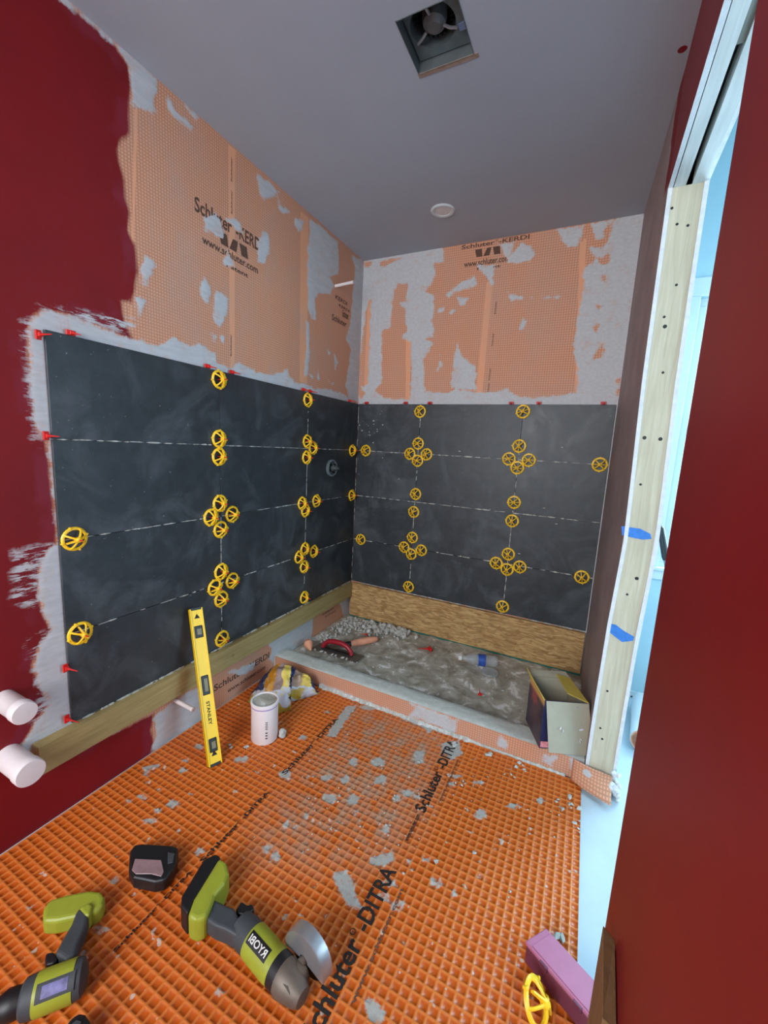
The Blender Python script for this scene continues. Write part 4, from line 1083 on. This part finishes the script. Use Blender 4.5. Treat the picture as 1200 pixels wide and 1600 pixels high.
slab('battery', [(283,1432),(284,1416),(318,1358),(336,1348),(345,1352),(344,1358),(304,1424),(293,1446)], zf, zf+.070, -.262, M_BLK, t, .007)
bt = slab('battery_housing', [(293,1448),(303,1420),(343,1354),(354,1362),(358,1378),(352,1395),(336,1415),(330,1432),(322,1450),(306,1455)], zf+.002, zf+.074, -.258, M_LIME, t, .010)
slab('grip', [(322,1448),(333,1414),(340,1418),(352,1424),(366,1430),(374,1445),(378,1470),(368,1474),(352,1464),(336,1458)], zf+.012, zf+.060, -.262, M_GRYP, t, .012)
slab('trigger', [(368,1428),(377,1414),(386,1420),(394,1418),(398,1426),(386,1436),(372,1434)], zf+.022, zf+.050, -.262, M_BLK, t, .004)
A_ = fpx(378, 1448, -.262); B_ = fpx(440, 1520, -.262); A_.z = B_.z = zf+.036
rod('motor_housing_back', A_ - (B_-A_)*.08, A_ + (B_-A_)*.36, [(.020,0),(.032,.12),(.036,.5),(.036,1)], M_GRYP, t)
rod('motor_housing', A_ + (B_-A_)*.30, A_ + (B_-A_)*.93, [(.0365,0),(.0375,.1),(.0375,.8),(.036,1)], M_LIME, t, 30)
rod('collar', A_ + (B_-A_)*.90, A_ + (B_-A_)*1.04, [(.0368,0),(.0368,1)], M_BLK, t, 30)
H0 = A_ + (B_-A_)*1.02; dA = (B_-A_).normalized(); side = Vector((-dA.y, dA.x, 0))
m = MB(); HM = frame(H0, dA)
m.lathe([(.036,0),(.038,.012),(.034,.030),(.027,.055),(.020,.068),(.0001,.070)], HM, 20); m.lathe([(.027,-.012),(.029,.0),(.029,.032),(.024,.044)], frame(H0 + dA*.030 - side*.010, side), 18)
m.build('gear_head', M_MET, t)
m = MB(); G0 = H0 + dA*.030 + side*.034; G0.z = zf + .060
m.lathe([(.010,-.006),(.010,.012),(.0001,.012)], frame(G0, side), 12); m.build('spindle', M_MET, t)
# half-open guard: a shallow dish on the spindle side
m = MB(); GM = frame(G0 + side*.002, side, (0,0,1)); n = 22; vs = []; R_ = .062
for k in range(n+1):
    a_ = math.radians(-100 + 200*k/n)
    for r, h in ((.012, 0), (R_, 0), (R_+.001, .004), (R_+.001, .030), (R_-.002, .030), (R_-.002, .004), (.012, .003)):
        vs.append(GM @ Vector((r*math.cos(a_), r*math.sin(a_), h)))
fs = [(k*7+i, k*7+(i+1) % 7, (k+1)*7+(i+1) % 7, (k+1)*7+i) for k in range(n) for i in range(7)]
m.add(vs, fs, True); m.build('disc_guard', M_SIL, t)
m = MB(); m.lathe([(.0001,0),(.054,0),(.054,.002),(.0001,.002)], frame(G0 + side*.014, side), 28); m.build('cutting_disc', M_BLK, t)
# badge with the name on the motor housing
mid = A_ + (B_-A_)*.56; vdir = (Vector(CAM)-mid).normalized(); nb = (vdir - dA*vdir.dot(dA)).normalized(); sb = dA.cross(nb)
BM = Matrix.Identity(4)
for r in range(3): BM[r][0] = -dA[r]; BM[r][1] = -sb[r]; BM[r][2] = nb[r]; BM[r][3] = (mid + nb*.0376)[r]
m = MB(); 
for k in range(8):
    a0 = math.radians(-20+40*k/8); a1 = math.radians(-20+40*(k+1)/8)
    f_ = lambda a_, x: mid + (nb*math.cos(a_) + (-sb)*math.sin(a_))*.0382 - dA*x
    m.add([f_(a0,-.034), f_(a0,.034), f_(a1,.034), f_(a1,-.034)], [(0,1,2,3)])
bd = m.build('badge', M_BLK, t)
text('RYOBI', M_WHT, bd, BM @ Matrix.Translation((-.029,-.0075,.0012)), .058, .015)

# drill
g0 = fpx(80, 1500, FLOOR+.03)
t = thing('cordless_drill', 'lime and grey cordless drill without battery lying at the left edge of the floor', 'drill', (g0.x, g0.y, FLOOR))
slab('handle_foot', [(67,1447),(68,1424),(80,1411),(104,1404),(140,1397),(158,1399),(164,1407),(162,1420),(150,1432),(136,1436),(116,1440),(88,1446)], zf, zf+.046, -.268, M_LIME, t, .010)
slab('handle', [(118,1436),(124,1425),(140,1432),(136,1452),(124,1478),(118,1500),(104,1510),(86,1498),(98,1476),(112,1452)], zf+.010, zf+.052, -.264, M_GRYP, t, .012)
slab('neck_collar', [(124,1428),(140,1418),(146,1424),(140,1440),(132,1440)], zf+.008, zf+.054, -.264, M_LIME, t, .006)
slab('trigger', [(70,1502),(72,1492),(84,1490),(92,1498),(86,1508),(72,1512)], zf+.020, zf+.044, -.262, M_BLK, t, .005)
A_ = fpx(118, 1530, -.262); B_ = fpx(36, 1562, -.262); A_.z = B_.z = zf+.036; v_ = B_-A_
rod('rear_cap', A_ - v_*.22, A_ + v_*.08, [(.022,0),(.034,.25),(.037,.8),(.037,1)], M_GRYP, t, 26)
rod('motor_housing', A_ + v_*.0, A_ + v_*.78, [(.0375,0),(.038,.1),(.038,.9),(.036,1)], M_LIME, t, 30)
rod('gearbox_nose', A_ + v_*.76, A_ + v_*1.02, [(.037,0),(.035,.8),(.030,1)], M_GRYP, t, 26)
rod('chuck', A_ + v_*1.0, A_ + v_*1.5, [(.026,0),(.028,.3),(.028,.6),(.020,.95),(.012,1)], M_BLK, t, 24)
mid = A_ + v_*.36; dA = v_.normalized(); vdir = (Vector(CAM)-mid).normalized(); nb = (vdir - dA*vdir.dot(dA)).normalized(); sb = dA.cross(nb)
for nm, rr_, x0, x1, w_, mt in (('badge', .0385, -.038, .030, 24, M_GRYP), ('label_plate', .0392, -.026, .020, 15, plain('violet_label', lin(112,112,160), .35, var=.5, scale=60))):
    m = MB()
    for k in range(8):
        a0 = math.radians(-w_+2*w_*k/8); a1 = math.radians(-w_+2*w_*(k+1)/8)
        f_ = lambda a_, x: mid + (nb*math.cos(a_) + sb*math.sin(a_))*rr_ + dA*x
        m.add([f_(a0,x0), f_(a0,x1), f_(a1,x1), f_(a1,x0)], [(0,1,2,3)])
    m.build(nm, mt, t)

# dark tip of another tool at the bottom edge
p = fpx(118, 1597, FLOOR+.02); t = thing('battery_pack', 'dark tool battery only just showing at the bottom edge below the drill', 'battery', (p.x, p.y, FLOOR))
slab('battery_body', [(100,1612),(112,1596),(124,1588),(134,1590),(141,1600),(140,1625),(110,1630)], zf, zf+.040, -.270, M_BLK, t, .008)
slab('latch', [(112,1604),(120,1597),(128,1600),(122,1610)], zf+.038, zf+.044, -.262, M_GRYP, t, .001)

# black square case with a pale face
p = fpx(240, 1350, FLOOR); t = thing('square_case', 'small black square case with pinkish grey window on the orange floor', 'case', (p.x, p.y, FLOOR))
slab('case_body', [(203,1332),(210,1322),(222,1320),(270,1323),(279,1326),(276,1350),(270,1362),(258,1378),(242,1381),(208,1374),(201,1362)], zf, zf+.040, -.266, M_BLK, t, .008)
slab('face', [(211,1342),(252,1344),(256,1362),(252,1370),(236,1366),(212,1366),(206,1360)], zf+.039, zf+.0415, -.259, plain('pinkish_face', lin(150,122,124), .4, var=.2), t, .002, 1)
slab('side_port', [(262,1332),(273,1334),(270,1348),(262,1350)], zf+.039, zf+.042, -.259, M_GRYP, t, .001, 1)

# mauve box by the doorway
t = thing('mauve_case', 'mauve plastic case lying on the orange floor at the near doorway jamb', 'case', (1.50,-1.53,FLOOR))
q0 = Vector((1.417,-1.510,0)); q1 = Vector((1.460,-1.455,0)); dd = Vector((1.565,-1.590,0)) - q0; 
P4 = [q0, q1, q1+dd*1.06, q0+dd*1.06]; c4 = sum(P4, Vector())/4
ar = lambda L_: [(p.x, p.y) for p in (L_ if (L_[1]-L_[0]).cross(L_[2]-L_[1]).z > 0 else L_[::-1])]
sh = lambda k: [c4 + (p-c4)*k for p in P4]
m = MB(); m.prism(ar(sh(1)), zf, zf+.050, lambda u, v, d: (u, v, d)); m.build('case_body', plain('dark_mauve_shaded', lin(104,48,68), .5), t, .004)  # darker than the lid: its own tone plus side shadow put into the colour
m = MB(); m.prism(ar(sh(1.03)), zf+.050, zf+.060, lambda u, v, d: (u, v, d)); ld = m.build('lid', M_PINK, t, .003)
m = MB(); m.prism(ar(sh(.86)), zf+.060, zf+.0615, lambda u, v, d: (u, v, d)); m.build('raised_panel', M_PINK, ld, .001)
m = MB(); dn = dd.normalized(); sn = Vector((-dn.y, dn.x, 0))
for k in (.30, .80): m = MB(); m.obox(frame(q0+dd*k+Vector((0,0,zf+.052)), (0,0,1), dn), .020, .012, .014); m.build('latch', M_PLUM, t, .001)

# timber off-cut leaning on the red wall
t = MB(); t.add([(1.522,-1.89,-.299),(1.5405,-1.89,-.299),(1.5405,-1.79,-.299),(1.522,-1.79,-.299),(1.522,-1.89,.190),(1.5405,-1.89,.180),(1.5405,-1.79,.205),(1.522,-1.79,.222)],
    [(0,3,2,1),(4,5,6,7),(0,1,5,4),(1,2,6,5),(2,3,7,6),(3,0,4,7)])
o = t.build('timber_offcut', M_DARKW, None, .001); tag(o, 'short brown timber off-cut standing against the red wall by the doorway', 'timber')

# ================================================================== TAPE ON THE JAMB
for pts, lab in (([(971,822),(985,824),(1000,826),(1016,834),(1018,842),(1004,843),(988,840),(972,836)], 'upper strip of blue tape stuck across the pale jamb stud'),
                 ([(950,974),(962,976),(975,986),(991,995),(989,1001),(972,1003),(960,994),(948,984)], 'lower strip of blue tape stuck slanting across the jamb stud')):
    P = [at(Y, DY0-.001, *q) for q in pts]
    m = MB(); m.prism([(p.x, p.z) for p in P], DY0-.0022, DY0-.0006, lambda u, v, d: (u, d, v)); o = m.build('tape_strip', M_BLUE); tag(o, lab, 'tape', 'blue tape strips on the jamb')

# ================================================================== CEILING FITTINGS
t = thing('exhaust_fan', 'open square metal exhaust fan housing recessed in the ceiling', 'exhaust fan', ((fx0+fx1)/2, (fy0+fy1)/2, CEIL))
m = MB(); zt_ = CEIL+.14; th = .0015
m.box((fx0,fy0,CEIL-.002),(fx0+th,fy1,zt_)); m.box((fx1-th,fy0,CEIL-.002),(fx1,fy1,zt_)); m.box((fx0,fy0,CEIL-.002),(fx1,fy0+th,zt_)); m.box((fx0,fy1-th,CEIL-.002),(fx1,fy1,zt_)); m.box((fx0,fy0,zt_),(fx1,fy1,zt_+th))
m.build('housing', M_GALV, t)
cx, cy = (fx0+fx1)/2-.008, (fy0+fy1)/2-.010
m = MB(); n = 40; vs = []; 
for k in range(n):   # volute plate with the round inlet
    a_ = 2*math.pi*k/n; R_ = .066; c1, s1 = math.cos(a_), math.sin(a_); mx_ = max(abs(c1), abs(s1))
    ox = (fx0+fx1)/2 + c1/mx_*.083; oy = (fy0+fy1)/2 + s1/mx_*.084
    vs += [(ox, oy, CEIL+.030), (cx+R_*c1, cy+R_*s1, CEIL+.026), (cx+R_*.97*c1, cy+R_*.97*s1, CEIL+.10)]
m.add(vs, [(3*k+i, 3*((k+1) % n)+i, 3*((k+1) % n)+i+1, 3*k+i+1) for k in range(n) for i in range(2)], True)
m.build('inlet_plate', M_GALV, t)
m = MB()
for k in range(26):
    a_ = 2*math.pi*k/26; m.obox(Matrix.Translation((cx+.053*math.cos(a_), cy+.053*math.sin(a_), CEIL+.068)) @ Matrix.Rotation(a_+.9, 4, 'Z'), .0012, .012, .05)
m.lathe([(.0001,.12),(.056,.12),(.056,.118),(.0001,.117)], Matrix.Translation((cx,cy,CEIL-.02)), 24); m.build('blower_wheel', M_BLK, t)
m = MB(); m.lathe([(.0001,.022),(.018,.022),(.032,.032),(.036,.05),(.036,.095)], Matrix.Translation((cx+.002,cy+.004,CEIL)), 24); m.build('motor', plain('motor_grey', lin(96,98,98), .5, .2), t)
for k in range(3):
    m = MB(); a_ = .5+k*2.094; m.tube([(cx+.030*math.cos(a_), cy+.030*math.sin(a_), CEIL+.03), (cx+.050*math.cos(a_), cy+.050*math.sin(a_), CEIL+.025), (cx+.070*math.cos(a_), cy+.070*math.sin(a_), CEIL+.027)], .004, 6)
    m.build('bracket_arm', M_SIL, t)
m = MB(); m.box((fx1-.030, fy1-.075, CEIL+.024), (fx1-.012, fy1-.055, CEIL+.029)); m.build('sticker', plain('blue_sticker', lin(110,130,165), .5), t)
m = MB(); m.box((fx0-.002, fy1-.002, CEIL-.0015), (fx1+.012, fy1+.013, CEIL-.0002)); m.build('torn_edge', plain('torn_drywall', lin(150,128,112), .9, var=.2, scale=60), t)
p = at(Z, CEIL, 692, 329)
t = thing('recessed_light', 'small round white recessed ceiling light, switched off', 'ceiling light', (p.x, p.y, CEIL))
m = MB(); MT = Matrix.Translation((p.x, p.y, CEIL)); m.lathe([(.036,-.001),(.040,-.005),(.052,-.006),(.060,-.001),(.060,.0)], MT, 40, True, False); m.build('trim_ring', M_WHITE, t)
m = MB(); m.lathe([(.0001,-.0035),(.037,-.003),(.037,-.001)], MT, 40); m.build('diffuser', plain('frosted_diffuser', lin(214,214,216), .3, var=.02), t)

# ================================================================== PRINT ON THE WALL MEMBRANE
def wtextL(s, y0, y1, z, h, mat=M_INKB, slant=0):
    M = frame((WX+.00045, y0, z), (1,0,0), (0,1,slant)); return text(s, mat, wl, M, y1-y0, h)
def wtextB(s, x0, x1, z, h, mat=M_INKB, slant=0.0):
    M = frame((x0, WB-.00045, z), (0,-1,0), (1,0,slant)); return text(s, mat, wb, M, x1-x0, h)
branded(wtextL, '-KERDI', -1.262, -.905, 1.785, .052, M_INKB)
wtextL('www.schluter.com', -1.230, -.930, 1.688, .030); wtextL('Patent', -1.11, -.99, 1.650, .018)
def arrows(par, fn):
    m = MB()
    for k, x in enumerate((0, .055, .11)):
        pts = [(x, .045), (x+.042, .045), (x+.050, .0), (x+.012, .0)] if k != 1 else [(x, .0), (x+.038, .0), (x+.046, .045), (x+.020, .045)]
        m.prism(pts, 0, .0001, fn)
    m.build('printed_emblem', M_INKB, par)
arrows(wl, lambda u, v, d: (WX+.00045+d, -1.15+u, 1.725+v))
arrows(wb, lambda u, v, d: (.710+u*.9, WB-.00045-d, 2.035+v*.9))
branded(wtextB, '-KERDI', .63, 1.0, 2.088, .022, M_INKB); wtextB('www.schluter.com', .652, .905, 1.990, .032); wtextB('Patent', .73, .86, 1.966, .014)
for y0, y1, z, h in ((-.30,-.17,1.79,.022),(-.26,-.14,1.76,.016),(-.22,-.15,1.715,.040),(-.33,-.17,1.665,.034)): wtextL('Schluter' if h > .03 else 'KERDI', y0, y1, z, h)
branded(wtextL, '-KERDI', -1.20, -.83, -.212, .034, M_INKB); wtextL('www.schluter.com', -1.12, -.86, -.262, .022)
wtextL('KERDI', -.33, -.20, -.150, .012); wtextL('Schluter', -.30, -.17, -.175, .012)
def vtext(par, M, w_, h_): return text('Schluter', M_INKB, par, M, w_, h_)
for z in (1.98, 1.86, 1.30): vtext(wl, frame((WX+.0005, -1.078 if z > 1.5 else -1.085, z), (1,0,0), (0,0,1)), .09, .008)
for z in (1.72, 1.55, 1.36, 1.28): vtext(wb, frame((.858, WB-.0005, z), (0,-1,0), (0,0,1)), .07, .009)

# ================================================================== NEXT ROOM THINGS
p0 = Vector((1.773,-.060,.64)); p1 = Vector((1.99,-.32,-.295)); d = p1-p0
t = thing('broom', 'thin pole with black grip leaning in the bright room beyond the doorway', 'pole', p1)
rod('pole', p0+d*.10, p1, [(.010,0),(.010,1)], plain('pole_steel', lin(120,140,160), .3, .6), t, 12)
rod('grip', p0, p0+d*.17, [(.006,0),(.015,.08),(.016,.9),(.012,1)], M_BLK, t, 12)
m = MB(); m.obox(Matrix.Translation(p1+Vector((0,0,.012))), .25, .05, .03); m.build('head', M_GRYP, t, .004)
e0 = at(Z, FLOOR+.05, 1006, 1160); M = frame((e0.x, e0.y, FLOOR+.052), (.10, 1, 0))
t = thing('membrane_roll', 'white backed roll with peach end lying on the floor beyond the doorway', 'roll', (e0.x, e0.y, FLOOR))
m = MB(); m.lathe([(.052,0),(.052,.34)], M, 36); m.build('wrapper', M_WHITE, t)
m = MB()
for r in np.arange(.012, .052, .004): m.lathe([(r,-.001),(r+.0028,-.001),(r+.0028,.003)], M, 30)
m.lathe([(.051,.001),(.0001,.001)], M, 30); m.build('rolled_end', M_PEACH, t)
m = MB(); w0 = at(Z, FLOOR, 985, 1090); m.tube([(w0.x+.0+.04*i, -.03-.015*math.sin(i*1.3), FLOOR+.008+.006*math.sin(i*2.1)) for i in range(12)], .004, 6); o = m.build('cable', M_BLK)
tag(o, 'dark cable lying along the far baseboard beyond the doorway', 'cable')

# ================================================================== CRUMBS
m = MB(); rr = random.Random(31)
def crumb(px, py, z=FLOOR, r=.005, k=1):
    p = at(Z, z, px, py)
    for _ in range(k):
        q = rr.uniform(.6, 1.3)*r; m.blob((p.x+rr.gauss(0,.008)*(k > 1), p.y+rr.gauss(0,.008)*(k > 1), z+q*.35), q, rr.randint(0, 9999), (1.2,.8,.5), .35)
for x, y, r, k in [(870,1250,.007,4),(889,1247,.007,5),(893,1258,.007,5),(814,1200,.008,3),(818,1190,.007,2),(768,1178,.008,3),(770,1180,.006,2),(682,1343,.005,2),(738,1332,.006,2),(705,1162,.010,2),
        (551,1112,.007,1),(363,1166,.007,3),(385,1168,.006,3),(246,1266,.008,1),(803,1400,.005,2),(905,1298,.006,2),(903,1290,.006,2),(876,1263,.006,2),(602,1297,.004,2),(875,1460,.010,2),
        (720,1225,.006,3),(735,1225,.006,2),(800,1215,.005,3),(700,1210,.004,4),(480,1215,.004,3),(520,1300,.004,3),(330,1185,.005,2),(615,1245,.006,3),(530,1250,.005,2),(655,1190,.006,3),(480,1332,.005,2),(630,1365,.005,1)]:
    crumb(x, y, FLOOR, r, k)
for i in range(170):
    x = rr.uniform(480, 880); y = rr.uniform(1110, 1330)
    p = at(Z, FLOOR, x, y)
    if p.y < -.81 and p.x < 1.52: crumb(x, y, FLOOR, rr.uniform(.0016, .0035))
o = m.build('mortar_crumbs', M_LUMP); tag(o, 'scattered crumbs of dried mortar on the orange floor', 'crumbs', None, 'stuff')
m = MB()
for i in range(110):
    p = Vector((rr.uniform(.05, 1.45), rr.uniform(-.66, -.04), PAN)); q = rr.uniform(.002, .007); m.blob((p.x, p.y, PAN+q*.3), q, i, (1.3,.9,.5), .35)
o = m.build('mortar_crumbs', M_LUMP); tag(o, 'scattered crumbs of dried mortar on the grey shower floor', 'crumbs', None, 'stuff')
